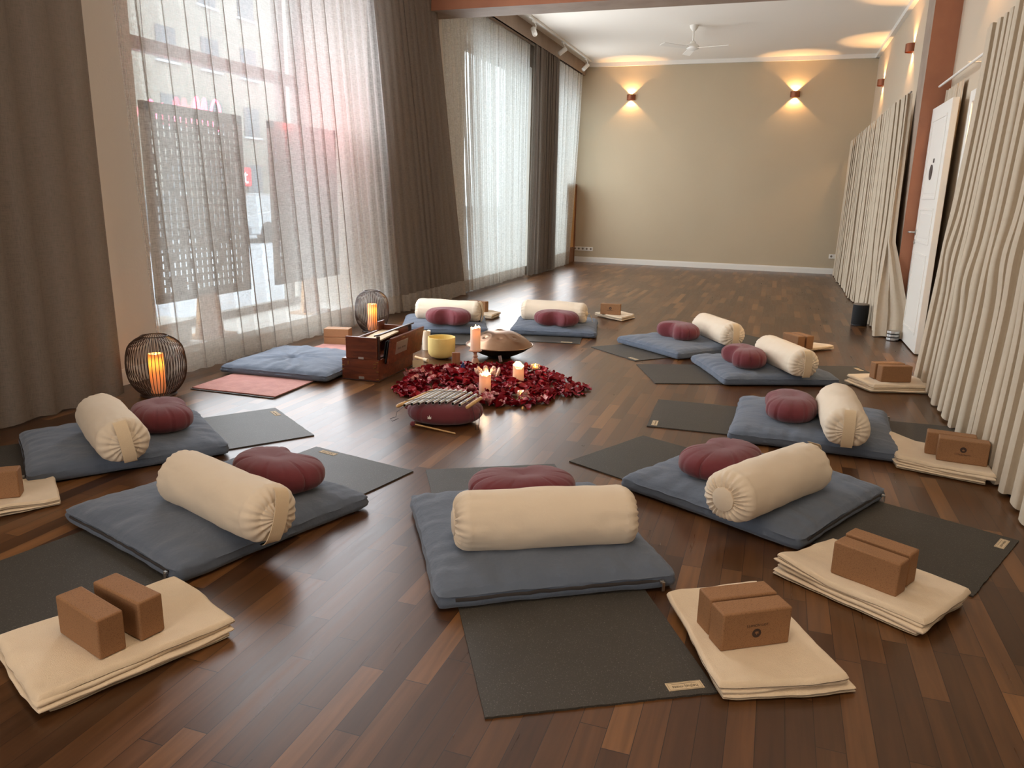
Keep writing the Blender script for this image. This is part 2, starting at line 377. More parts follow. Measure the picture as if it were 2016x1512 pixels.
# ------------------------------------------------------------------ the room
XL, XR, YB, YF, ZC = -4.15, 1.40, -3.2, 15.78, 3.90
struct(MB().box(((-5.3+1.6)/2, (YB+YF)/2, -0.05), (6.9, YF-YB+0.3, 0.1)), 'floor', M['floor'], smooth=0)
struct(MB().box((-1.7, (YB+YF)/2, ZC+0.06), (7.2, YF-YB+0.5, 0.12)), 'ceiling', M['ceil'], smooth=0)
struct(MB().box((-1.6, YF+0.06, ZC/2), (6.6, 0.12, ZC)), 'wall_far', M['wall'], smooth=0)
struct(MB().box((-1.6, YB-0.06, ZC/2), (7.2, 0.12, ZC)), 'wall_back', M['wall_l'], smooth=0)
# right wall with the doorway of the side room
wr = MB()
DY0, DY1, DZ = 6.50, 7.34, 2.14
wr.box((XR+0.06, (YB+DY0)/2, ZC/2), (0.12, DY0-YB, ZC)); wr.box((XR+0.06, (DY1+YF)/2, ZC/2), (0.12, YF-DY1, ZC))
wr.box((XR+0.06, (DY0+DY1)/2, (DZ+ZC)/2), (0.12, DY1-DY0, ZC-DZ))
struct(wr, 'wall_right', M['wall_r'], smooth=0)
side = MB()
side.box((2.7, (DY0+DY1)/2, 1.2), (0.05, 2.4, 2.5)); side.box((2.1, DY0-0.7, 1.2), (1.2, 0.05, 2.5)); side.box((2.1, DY1+0.7, 1.2), (1.2, 0.05, 2.5)); side.box((2.1, 7.04, 2.45), (1.2, 2.3, 0.05)); side.box((2.1, 7.04, -0.03), (1.2, 2.3, 0.05))
struct(side, 'wall_side_room', M['wall_r'], smooth=0)
# left wall: openings of the shop window niche and the two hall windows
wlft = MB()
NY0, NY1, NX, NZ = 4.28, 7.42, -5.06, 3.45
def lwall(y0, y1, z0=0, z1=ZC, x0=-4.62, x1=XL): wlft.box(((x0+x1)/2, (y0+y1)/2, (z0+z1)/2), (x1-x0, y1-y0, z1-z0))
lwall(YB, NY0, x0=-5.2); lwall(NY0, NY1, NZ, ZC, x0=-5.2); lwall(NY1, 10.02, x0=-5.2)
lwall(10.02, 12.95, 3.4, ZC); lwall(12.95, 13.75); lwall(13.75, 15.62, 3.4, ZC); lwall(15.62, YF)
lwall(10.02, 12.95, 0, 0.12); lwall(13.75, 15.62, 0, 0.12)
struct(wlft, 'wall_left', M['wall_l'], smooth=0)
struct(MB().box((-4.66, 5.85, 0.05), (1.0, 3.14, 0.1)), 'trim_1', M['white'], smooth=0)   # niche platform

def window(name, x, y0, y1, z0, z1, transom, posts, t=0.07):
    f = MB()
    f.box((x, y0+t/2, (z0+z1)/2), (0.08, t, z1-z0)); f.box((x, y1-t/2, (z0+z1)/2), (0.08, t, z1-z0))
    f.box((x, (y0+y1)/2, z0+t/2), (0.08, y1-y0, t)); f.box((x, (y0+y1)/2, z1-t/2), (0.08, y1-y0, t))
    if transom: f.box((x, (y0+y1)/2, transom), (0.10, y1-y0, 0.10))
    for p in posts: f.box((x, p, (z0+z1)/2), (0.09, 0.07, z1-z0))
    o = struct(f, name, M['frame'], smooth=0)
    MB().box((x-0.01, (y0+y1)/2, (z0+z1)/2), (0.006, y1-y0-0.02, z1-z0-0.02)).build('pane', M['glass'], o, smooth=0)
    return o
window('window_1', -5.02, NY0, NY1, 0.10, NZ, 2.44, [7.13])
window('window_2', -4.48, 10.02, 12.95, 0.12, 3.4, None, [])
window('window_3', -4.48, 13.75, 15.62, 0.12, 3.4, None, [14.75])
# beam and pillars between the two parts of the room
struct(MB().box(((XL+XR)/2, 8.7, (3.32+ZC)/2), (XR-XL, 0.42, ZC-3.32)), 'trim_2', None, smooth=0, mats=[M['plaster']])
beam = bpy.data.objects['trim_2']; beam.data.materials.append(M['terra'])
for p in beam.data.polygons:
    if p.normal.y < -0.9: p.material_index = 1
struct(MB().box((1.285, 8.7, 3.32/2), (0.23, 0.42, 3.32)), 'trim_3', None, smooth=0, mats=[M['plaster']])
pil = bpy.data.objects['trim_3']; pil.data.materials.append(M['terra'])
for p in pil.data.polygons:
    if p.normal.y < -0.9: p.material_index = 1
struct(MB().box((-4.09, 8.7, 3.32/2), (0.14, 0.42, 3.32)), 'trim_4', M['plaster'], smooth=0)
# skirting boards and ceiling moulding
def skirt(name, y0, y1, x, d):
    m = MB(); m.box((x+d*0.009, (y0+y1)/2, 0.045), (0.018, y1-y0, 0.09)); m.box((x+d*0.006, (y0+y1)/2, 0.1), (0.012, y1-y0, 0.02)); return struct(m, name, M['white'], smooth=0)
skirt('baseboard_left', YB, NY0, XL, 1); skirt('baseboard_left_pier', NY1, 10.0, XL, 1)
skirt('baseboard_right', 8.95, YF, XR, -1); skirt('baseboard_right_near', YB, DY0-0.1, XR, -1)
m = MB(); m.box(((XL+XR)/2, YF-0.009, 0.045), (XR-XL, 0.018, 0.09)); m.box(((XL+XR)/2, YF-0.006, 0.1), (XR-XL, 0.012, 0.02)); struct(m, 'baseboard_far', M['white'], smooth=0)
m = MB(); m.box(((XL+XR)/2, YF-0.03, ZC-0.035), (XR-XL, 0.06, 0.07)); m.box((XR-0.03, (8.92+YF)/2, ZC-0.035), (0.06, YF-8.92, 0.07)); struct(m, 'trim_5', M['white'], smooth=0)
# curtain cornice strip along the left ceiling of the hall
m = MB(); m.box((-3.98, (8.95+YF)/2, ZC-0.11), (0.10, YF-8.95, 0.22)); struct(m, 'trim_6', M['plaster'], smooth=0)
# door casing
m = MB(); m.box((XR-0.012, DY0-0.045, (DZ+0.09)/2), (0.024, 0.09, DZ+0.09)); m.box((XR-0.012, DY1+0.045, (DZ+0.09)/2), (0.024, 0.09, DZ+0.09)); m.box((XR-0.012, (DY0+DY1)/2, DZ+0.045), (0.024, DY1-DY0, 0.09))
m.box((XR+0.06, DY1-0.01, DZ/2), (0.12, 0.02, DZ)); m.box((XR+0.06, DY0+0.01, DZ/2), (0.12, 0.02, DZ)); m.box((XR+0.06, (DY0+DY1)/2, DZ-0.01), (0.12, DY1-DY0-0.04, 0.02))
struct(m, 'trim_7', M['white'], smooth=0, bevel=0.004)
pl = bpy.data.lights.new('side_room_lamp', 'POINT'); pl.energy = 40; pl.color = (1, 0.72, 0.40); pl.shadow_soft_size = 0.12
po = bpy.data.objects.new('side_room_lamp', pl); C.objects.link(po); po.location = (1.80, 6.95, 2.0)

# door leaf, swung open flat along the wall
door = thing('door_1', None, None, (1.295, 7.56, 0.012)); door['kind'] = 'structure'
dl, dh = 0.91, 2.19
leaf = MB(); leaf.box((0.006, dl/2, dh/2), (0.052, dl, dh)); lf = leaf.build('door_leaf', M['white'], door, smooth=0, bevel=0.003)
mould = MB()
def panel(y0, y1, z0, z1):
    for a in ((y0, z0, y1, z0), (y0, z1, y1, z1)): mould.box((-0.0215, (y0+y1)/2, a[1]), (0.012, y1-y0+0.02, 0.022))
    for yy in (y0, y1): mould.box((-0.0215, yy, (z0+z1)/2), (0.012, 0.022, z1-z0))
    mould.box((-0.0195, (y0+y1)/2, (z0+z1)/2), (0.008, y1-y0-0.08, z1-z0-0.08))
for (z0, z1) in ((0.16, 0.86), (0.97, 1.27), (1.37, 2.07)): panel(0.13, dl-0.13, z0, z1)
mould.build('door_moulding', M['white'], door, smooth=0, bevel=0.003)
hd = MB(); hd.lathe([(0.026, 0), (0.026, 0.008)], 20, (-0.022, dl-0.065, 1.05), rot=Matrix.Rotation(-PI/2, 3, 'Y'))
hd.tube([(-0.022, dl-0.065, 1.05), (-0.07, dl-0.065, 1.05), (-0.075, dl-0.05, 1.05), (-0.075, dl+0.06, 1.047)], 0.0095, 10)
hd.build('door_handle', M['steel'], door)
kh = MB(); kh.lathe([(0.024, 0), (0.024, 0.007)], 20, (-0.022, dl-0.065, 0.96), rot=Matrix.Rotation(-PI/2, 3, 'Y')); kh.box((-0.031, dl-0.065, 0.957), (0.004, 0.006, 0.018)); kh.build('keyhole_plate', M['steel'], door)
sg = MB(); sg.lathe([(0.068, 0), (0.068, 0.005)], 36, (-0.0235, 0.50, 1.60), rot=Matrix.Rotation(-PI/2, 3, 'Y')); sg.build('round_sign', M['darkprint'], door)
sg = MB(); sg.box((-0.026, 0.43, 1.70), (0.003, 0.045, 0.036)); sg.build('square_sign', M['darkprint'], door, smooth=0)

# ------------------------------------------------------------------ curtains
def curtain(name, label, m, X, top, bot, z0, z1, spacing, amp_, sharp, seed, nper=12, nv=26, hem=None, flare=1.25, xdir=1, group=None, bulge=None, zfun=None, drf=1.0, lobes=False, pleat=None):
    """folded cloth hung between top=(Y0,Y1) and bot=(Y0,Y1); spacing(y) = distance between folds, sharp(y) = 0 wavy .. 1 narrow pinches"""
    rnd = random.Random(seed); ys = [top[0]]; k = 0
    while ys[-1] < top[1]:
        ys.append(ys[-1]+spacing(ys[-1])*rnd.uniform(0.72, 1.28))
    folds = list(zip(ys[:-1], ys[1:])); cols = []
    for i, (a, b) in enumerate(folds):
        for j in range(nper):
            u = j/nper; u = u if sharp((a+b)/2) < 0.5 else 0.5+math.copysign(abs(2*u-1)**2.2, 2*u-1)/2; cols.append((a+(b-a)*u, u, i))
    amps = [rnd.uniform(0.75, 1.15) for _ in folds]
    def fn(i, j):
        y, u, fi = cols[i]; t = j/(nv-1)
        s = (y-top[0])/(top[1]-top[0]); amp = amp_(y) if callable(amp_) else amp_; yb = bot[0]+(bot[1]-bot[0])*s
        te = t**flare if bot[0] != top[0] else t
        Y = y*(1-te)+yb*te
        sh = sharp(y); wv = (math.sin(PI*u)**lobes if lobes else 0.5-0.5*math.cos(2*PI*u)); nar = max(0, 1-abs(u-0.5)/0.085)
        w = (1-sh)*wv+sh*nar
        drift = drf*noise.noise(Vector((y*1.3, t*1.2, seed)))
        A = amp*amps[fi]*(0.72+0.35*t)*(1+0.18*noise.noise(Vector((fi*0.7, t*1.4, seed+9))))
        Y += 0.30*amp*math.sin(4*PI*u)*(1-sh)+0.02*drift*t+(0.02*sh*(u-0.5)*nar)
        x = X+xdir*(A*w+0.02*drift*t)
        if bulge: x += xdir*bulge(s, t)
        z = z1+(z0-z1)*t
        if zfun: z += zfun(s, t)
        if t > 0.99: z += 0.006*math.sin(fi*2.1+u*6)
        return (x, Y, z)
    n = len(cols); vs = [fn(i, j) for i in range(n) for j in range(nv)]
    fs = []; mi = []
    for i in range(n-1):
        for j in range(nv-1):
            fs.append((i*nv+j, (i+1)*nv+j, (i+1)*nv+j+1, i*nv+j+1))
    mb = MB(); mb.add(vs, fs)
    if hem:
        jz = [abs(z1+(z0-z1)*j/(nv-1)-z0) for j in range(nv)]
        mb.mi = [1 if jz[f[2] % nv] < hem else 0 for f in fs]
        if pleat:   # stitched pinch pleats: several layers of the cloth
            for q, f in enumerate(mb.f):
                y_, u_, _ = cols[f[0]//nv]
                if sharp(y_) > 0.7 and abs(u_-0.5) < 0.045: mb.mi[q] = 2
        o = mb.build(name, None, mats=[m, M['hem']]+([pleat] if pleat else []), recalc=False, smooth=60)
    else: o = mb.build(name, m, recalc=False, smooth=60)
    tag(o, label, 'curtain', group); return o

curtain('curtain', 'dark brown-grey floor-length curtain at the far left edge beside the bare wall strip', M['linen_d'], -3.93, (1.3, 3.56), (1.25, 3.56), 0.02, 3.75, lambda y: 0.21, 0.035, lambda y: 0.1, 3, nv=20, group=None)
curtain('sheer_curtain', 'large sheer linen curtain across the shop window with perforated panels behind it', M['sheer'], -3.98, (3.92, 7.50), (4.11, 8.10), 0.012, 3.78,
        lambda y: 0.02 if y < 3.955 else (0.20 if y < 6.25 else 0.13), lambda y: 0.018 if y < 3.955 else (0.024 if y < 6.25 else 0.030), lambda y: 0.2 if y < 3.955 else (1.0 if y < 6.3 else 0.35), 11, nper=16, nv=40, hem=0.15, flare=1.0, drf=0.35, pleat=M['pleat'])
curtain('linen_curtain', 'dark brown-grey curtain hanging between the shop window and the rear hall, right edge slanting', M['linen_d'], -3.93, (7.05, 8.42), (7.72, 9.42), 0.012, 3.78,
        lambda y: 0.15, 0.04, lambda y: 0.1, 12, nv=40, hem=0.15, flare=1.0)
curtain('sheer_curtain', 'white sheer curtain glowing in front of the first bright window of the rear hall', M['sheer2'], -4.04, (9.0, 12.35), (9.46, 12.3), 0.012, 3.66,
        lambda y: 0.105, 0.06, lambda y: 0.35, 21, nv=24, hem=0.12)
curtain('linen_curtain', 'brown-grey linen curtain on the pier between the two rear hall windows', M['linen_d'], -3.95, (12.4, 13.75), (12.35, 13.8), 0.012, 3.66, lambda y: 0.10, 0.07, lambda y: 0.1, 31, nv=16)
curtain('sheer_curtain', 'narrow sheer curtain at the last window, next to the far wall and the leaning frame', M['sheer2'], -3.98, (13.8, 15.5), (13.85, 14.95), 0.012, 3.66, lambda y: 0.11, 0.06, lambda y: 0.3, 41, nv=16, hem=0.12)
def rumple(s, t):
    return 0.04*max(0, (t-0.45))*math.sin(9*t+s*20)*(1-s)+0.04*t*max(0, 1-s*9)-0.24*math.exp(-(s/0.014)**2)*max(0, min(1, (t-0.60)/0.3))
curtain('linen_curtain', 'beige linen curtain with many folds along the right wall of the rear hall', M['linen'], 1.14, (8.90, 15.35), (8.30, 15.45), 0.012, 2.40, lambda y: 0.125, 0.085, lambda y: 0.0, 51, xdir=-1, nv=34, flare=0.8, lobes=0.8, bulge=rumple)
def drape(s, t):
    return 0.022*math.exp(-((t-0.60-0.04*math.sin(s*17))/0.07)**2)*(0.6+0.4*math.sin(s*46+2))
curtain('linen_curtain', 'beige linen curtain in the right foreground, partly covering the open white door', M['linen'], 1.17, (1.6, 5.85), (1.3, 6.42), 0.015, 2.42, lambda y: 0.14, 0.064, lambda y: 0.0, 61, xdir=-1, nv=48, nper=14, flare=1.6, lobes=1.25, bulge=drape)
curtain('linen_curtain', 'short visible piece of beige curtain gathered behind the open white door', M['linen'], 1.37, (7.72, 8.42), (7.78, 8.60), 0.02, 2.36, lambda y: 0.10, 0.022, lambda y: 0.0, 71, xdir=-1, nv=14)
r = thing('curtain_rail', 'thin pale curtain rail over the door on the right wall', 'curtain rail', (1.30, 0, 2.43))
MB().tube([(0, 1.3, 0), (0, 8.46, -0.03)], 0.011, 10).build('rail', M['white'], r)
for yy in (2.6, 5.2, 7.3): MB().tube([(0, yy, 0), (0.10, yy, 0)], 0.008, 8).build('bracket', M['white'], r)
r = thing('curtain_rail', 'curtain track along the left ceiling of the rear hall', 'curtain rail', (-3.95, 0, 3.69))
MB().box((0, 12.3, 0), (0.03, 6.6, 0.02)).build('rail', M['frame'], r, smooth=0)
r = thing('curtain_rail', 'dark curtain rail above the beige curtain of the rear right wall', 'curtain rail', (1.13, 0, 2.42))
MB().tube([(0, 8.95, 0), (0, 15.4, 0)], 0.009, 8).build('rail', M['frame'], r)

# ------------------------------------------------------------------ things in the window niche
def lattice(loc, label):
    t = thing('perforated_panel', label, 'panel', loc, 0, 'perforated display panels in the window niche')
    W, H, p, bar, d = 1.12, 1.50, 0.062, 0.019, 0.028
    g = MB(); nx = int((W-0.10)/p); nz = int((H-0.12)/p)
    ox = (W-nx*p)/2; oz = (H-nz*p)/2
    for i in range(nx+1): g.box((0, -W/2+ox+i*p, H/2), (d, bar, H-0.02))
    for i in range(nz+1): g.box((0, 0, oz+i*p), (d*0.98, W-0.02, bar))
    g.box((0, -W/2+ox/2, H/2), (d+0.004, ox, H)); g.box((0, W/2-ox/2, H/2), (d+0.004, ox, H)); g.box((0, 0, oz/2), (d+0.004, W, oz)); g.box((0, 0, H-oz/2), (d+0.004, W, oz))
    rnd = random.Random(5)
    for i in range(nx):
        for k in range(nz):
            if rnd.random() < 0.16: g.box((0.008, -W/2+ox+(i+0.5)*p, oz+(k+0.5)*p), (0.01, p, p))
    gm = g.build('grid_board', M['lattice'], t, (0, 0, 0.34), smooth=0)
    s = MB(); s.add([(-0.02, -0.16, 0.02), (0.02, -0.16, 0.02), (0.02, 0.16, 0.02), (-0.02, 0.16, 0.02), (-0.02, -0.10, 0.36), (0.02, -0.10, 0.36), (0.02, 0.10, 0.36), (-0.02, 0.10, 0.36)],
                    [(0, 1, 2, 3), (4, 5, 6, 7), (0, 1, 5, 4), (1, 2, 6, 5), (2, 3, 7, 6), (3, 0, 4, 7)])
    s.box((0, 0, 0.01), (0.26, 0.36, 0.02))
    s.build('foot_board', M['woodlit'], t, smooth=0)
    return t
lattice((-4.5, 5.23, 0.1), 'perforated display panel on a wooden foot, nearer one behind the sheer curtain')
lattice((-4.5, 6.74, 0.1), 'perforated display panel on a wooden foot, farther one behind the sheer curtain')
o = MB().box((0, 0, 0.09), (0.30, 0.52, 0.16)).box((0, 0, 0.175), (0.34, 0.56, 0.02)).build('display_box', M['white'], None, (-4.62, 4.72, 0.1), smooth=0); tag(o, 'low white box in the window niche behind the round black lantern', 'box')
# script neon sign seen from behind
ns = thing('neon_sign', 'pink-red script neon sign hanging in the window above the nearer perforated panel', 'neon sign', (-4.92, 5.60, 1.86))
def neon(pts, name='neon_letter'):
    sm = []
    for i in range(len(pts)-1):
        p0 = pts[max(i-1, 0)]; p1 = pts[i]; p2 = pts[i+1]; p3 = pts[min(i+2, len(pts)-1)]
        for k in range(5):
            t = k/5
            sm.append(tuple(0.5*((2*b)+(c_-a)*t+(2*a-5*b+4*c_-d)*t*t+(-a+3*b-3*c_+d)*t**3) for a, b, c_, d in zip(p0, p1, p2, p3)))
    sm.append(pts[-1])
    MB().tube([(0, y, z) for y, z in sm], 0.011, 8).build(name, M['neon'], ns)
neon([(-0.42, 0.0), (-0.40, 0.12), (-0.36, 0.14), (-0.33, 0.02), (-0.28, 0.10), (-0.24, 0.13), (-0.22, 0.02)])
neon([(-0.18, 0.12), (-0.15, 0.02), (-0.10, 0.12), (-0.07, 0.06), (-0.02, 0.04)])
neon([(0.0, 0.10), (-0.02, 0.02), (0.05, 0.0), (0.08, 0.08), (0.03, 0.12), (0.0, 0.10)])
neon([(0.13, 0.0), (0.14, 0.20), (0.18, 0.22), (0.20, 0.02), (0.24, 0.20), (0.27, 0.22), (0.28, 0.0)])
neon([(0.36, 0.0), (0.34, 0.14), (0.40, 0.24), (0.46, 0.16), (0.44, 0.0), (0.38, -0.02)])
for yy in (-0.40, 0.40): MB().tube([(0.005, yy, 0.1), (0.005, yy, 1.4)], 0.003, 6).build('hanging_cord', M['black'], ns)
nl = bpy.data.lights.new('pink_haze_light', 'POINT'); nl.energy = 5; nl.color = (1, 0.10, 0.12); nl.shadow_soft_size = 0.15  # red point light added at the farther panel for the pink haze
no_ = bpy.data.objects.new('pink_haze_light', nl); C.objects.link(no_); no_.location = (-4.42, 6.46, 1.97)

# ------------------------------------------------------------------ the street outside
struct(MB().box((-12, 20, -0.25), (13.6, 90, 0.1)), 'ground_pavement', M['stone'], smooth=0)
struct(MB().box((-34, 30, -0.32), (32, 150, 0.1)), 'ground_street', M['asph'], smooth=0)
def building(label, loc, w, h, d, m, floors, bays, balcony, wz=1.5):
    t = thing('apartment_building', label, 'building', loc)
    b = MB(); b.box((-d/2, 0, h/2), (d, w, h)); b.box((-d/2, 0, h+0.2), (d+0.6, w+0.4, 0.4)); b.build('facade', m, t, smooth=0)
    proto = {}
    def inst(name, mb, mm, y, z, par):
        if name not in proto:
            o = mb.build(name, mm, par, smooth=0); proto[name] = o
        else:
            o = proto[name].copy(); C.objects.link(o); o.parent = par
        o.location = (0, y, z) if par is t else (0, 0, 0); return o
    bw = w/bays
    for f in range(floors):
        for k in range(bays):
            y = -w/2+bw*(k+0.5); z = 2.2+f*h/floors
            wo = inst('window', MB().box((0.02, 0, 0), (0.06, bw*0.42, wz)), M['winglass'], y, z, t)
            inst('window_sill', MB().box((0.04, 0, -wz/2-0.06), (0.16, bw*0.52, 0.1)), M['fac2'], y, z, wo)
            if balcony and (k+f) % 2 == 0:
                bm_ = MB().box((0.6, 0, -0.95), (1.2, bw*0.8, 0.14)).box((1.17, 0, -0.5), (0.06, bw*0.8, 0.85))
                for s in (-1, 1): bm_.box((0.6, s*bw*0.39, -0.5), (1.2, 0.05, 0.85))
                inst('balcony', bm_, M['fac2'], y, z, t)
    return t
building('beige apartment block across the street, seen through the left part of the shop window', (-28, 34, -0.3), 15, 24, 10, M['fac1'], 8, 5, False)
building('white apartment block with stacked balconies, seen through the right part of the shop window', (-36, 60, -0.3), 28, 28, 12, M['fac2'], 10, 9, True)
sgn = thing('street_sign', 'violet vertical shop sign with white letters seen between the two perforated panels', 'sign', (-27.88, 39.0, 3.2))
MB().box((0, 0, 0), (0.2, 0.9, 3.0)).build('sign_board', M['signp'], sgn, smooth=0)
text_mesh('lettering', 'dille', 0.85, M['signw'], sgn, (0.12, 0.0, 0.0), (PI/2, -PI/2, PI/2), 0.01)
sgn = thing('street_sign', 'small red sign with a white letter t seen between the two perforated panels', 'sign', (-27.88, 36.0, 2.0))
MB().box((0, 0, 0), (0.2, 1.0, 1.0)).build('sign_board', M['signr'], sgn, smooth=0, bevel=0.09)
text_mesh('lettering', 't', 1.1, M['signw'], sgn, (0.12, -0.05, 0.0), (PI/2, 0, PI/2), 0.01)
def car(label, loc, rz, paint):
    t = thing('parked_car', label, 'car', loc, rz)
    prof = [(-2.1, 0.28), (-2.15, 0.55), (-2.0, 0.86), (-1.2, 0.96), (-0.55, 1.40), (0.7, 1.45), (1.45, 1.02), (2.05, 0.92), (2.15, 0.55), (2.1, 0.28)]
    n = len(prof); vs = []
    for s, k in ((-0.85, 1), (-0.80, 1), (0.80, 1), (0.85, 1)):
        for (x, z) in prof:
            yy = s*(0.86 if z > 1.2 else 1.0); vs.append((x, yy, z))
    fs = [tuple(range(n))[::-1], tuple(range(3*n, 4*n))]
    for a in range(3):
        for i in range(n): fs.append((a*n+i, a*n+(i+1) % n, (a+1)*n+(i+1) % n, (a+1)*n+i))
    MB().add(vs, fs).build('car_body', paint, t, smooth=30, bevel=0.05)
    w = MB()
    for s in (-1, 1): w.add([(-1.0, s*0.83, 1.0), (1.2, s*0.83, 1.02), (0.65, s*0.76, 1.36), (-0.5, s*0.76, 1.33)], [(0, 1, 2, 3)])
    w.build('car_window', M['winglass'], t, smooth=0)
    for x in (-1.35, 1.35):
        for s in (-0.78, 0.78):
            MB().lathe([(0.32, -0.1), (0.34, 0), (0.32, 0.1)], 24, (x, s, 0.33), rot=Matrix.Rotation(PI/2, 3, 'X')).build('wheel', M['black'], t)
    return t
car('dark car parked on the street, visible at the left edge of the shop window', (-15.2, 15.6, -0.24), PI/2, M['carpaint'])
car('silver car parked on the street, visible between the two perforated panels', (-15.2, 20.8, -0.24), PI/2, M['carpaint2'])

# ------------------------------------------------------------------ practice mats
def practice_mat(name, label, loc, rz, L=1.85, W=0.65, m=None, tags=(), tagside=None):
    t = thing(name, label, 'mat', loc, rz, 'practice mats')
    rnd = random.Random(int(loc[0]*1000)); pts = []
    N = 60
    for (x0, y0, x1, y1) in ((-L/2, -W/2, L/2, -W/2), (L/2, -W/2, L/2, W/2), (L/2, W/2, -L/2, W/2), (-L/2, W/2, -L/2, -W/2)):
        for k in range(N):
            u = k/N; j = 0.0022*noise.noise(Vector((x0*3+u*9, y0*5, loc[1]))) + (0.0012*rnd.uniform(-1, 1) if abs(x0-x1) < 0.01 else 0)
            nx, ny = (y1-y0), -(x1-x0); q = math.hypot(nx, ny)
            pts.append((x0+(x1-x0)*u+nx/q*j, y0+(y1-y0)*u+ny/q*j))
    MB().prism(pts, 0.0005, 0.0065).build('mat_sheet', m or M['mat'], t, smooth=0)
    for (x, y, r2, txt) in tags:
        p = MB().box((0, 0, 0), (0.034, 0.105, 0.0012)).build('label_patch', M['tagc'], t, (x, y, 0.0072), r2, smooth=0)
        st = MB()
        for a, b_, c_, d_ in ((-0.0145, 0, 0.0006, 0.096), (0.0145, 0, 0.0006, 0.096), (0, -0.048, 0.029, 0.0006), (0, 0.048, 0.029, 0.0006), (-0.009, 0, 0.0012, 0.072)): st.box((a, b_, 0.0008), (c_, d_, 0.0004))
        st.build('stitching', M['tagink'], p, smooth=0)
        if txt: text_mesh('lettering', txt, 0.0165, M['tagink'], p, (0.004, 0, 0.0008), (0, 0, -PI/2), 0.0002)
    return t
R = math.radians
# each mat: outer-left corner, direction; local +x points to the centre of the circle
def place_mat(cx, cy, deg, label, tags):
    a = R(deg); U = (math.cos(a), math.sin(a)); V = (math.sin(a), -math.cos(a))
    return practice_mat('yoga_mat', label, (cx+U[0]*0.925+V[0]*0.325, cy+U[1]*0.925+V[1]*0.325, 0), a, tags=tags)
TX = 'hejhej-mats'
place_mat(-0.594, 1.599, 119.98, 'dark rubber yoga mat in the front centre, label patch at its nearest edge', [(-0.885, -0.245, PI, TX)])
place_mat(-2.591, 1.49, 77.9, 'dark rubber yoga mat at the front left under the second cushion set', [(0.885, 0.20, PI, TX)])
place_mat(-3.935, 2.343, 54.2, 'dark yoga mat at the far left reflecting the window light, below the round lantern', [(0.885, 0.20, PI, TX)])
place_mat(0.768, 2.787, 154.1, 'dark yoga mat at the front right with a label patch at its outer corner', [(-0.885, -0.235, PI, TX)])
place_mat(1.224, 4.458, 182.5, 'dark yoga mat on the right ending at the foreground curtain, below the middle cushion set', [(0.885, 0.25, PI, TX)])
place_mat(0.972, 6.184, -157.8, 'dark yoga mat on the right, second from the back of the circle', [(-0.885, -0.2, 0, TX)])
place_mat(0.227, 7.58, -132.3, 'dark yoga mat at the back right of the circle, farthest on that side', [(0.885, 0.25, PI, TX)])
place_mat(-1.95, 8.57, -80, 'dark yoga mat at the back centre, right of the handpan', [(0.885, 0.20, PI, TX)])
place_mat(-3.14, 8.02, -70, 'dark yoga mat at the back left, behind the singing bowl', [])
practice_mat('yoga_mat', 'dark rubber mat lying under the dusty pink mat by the window', (-3.345, 4.945, 0), R(91), m=M['mat'])
t = practice_mat('yoga_mat', 'dusty pink velour mat by the window under the lone grey-blue cushion', (-3.355, 4.965, 0.0068), R(91.6), m=M['pinkmat'])

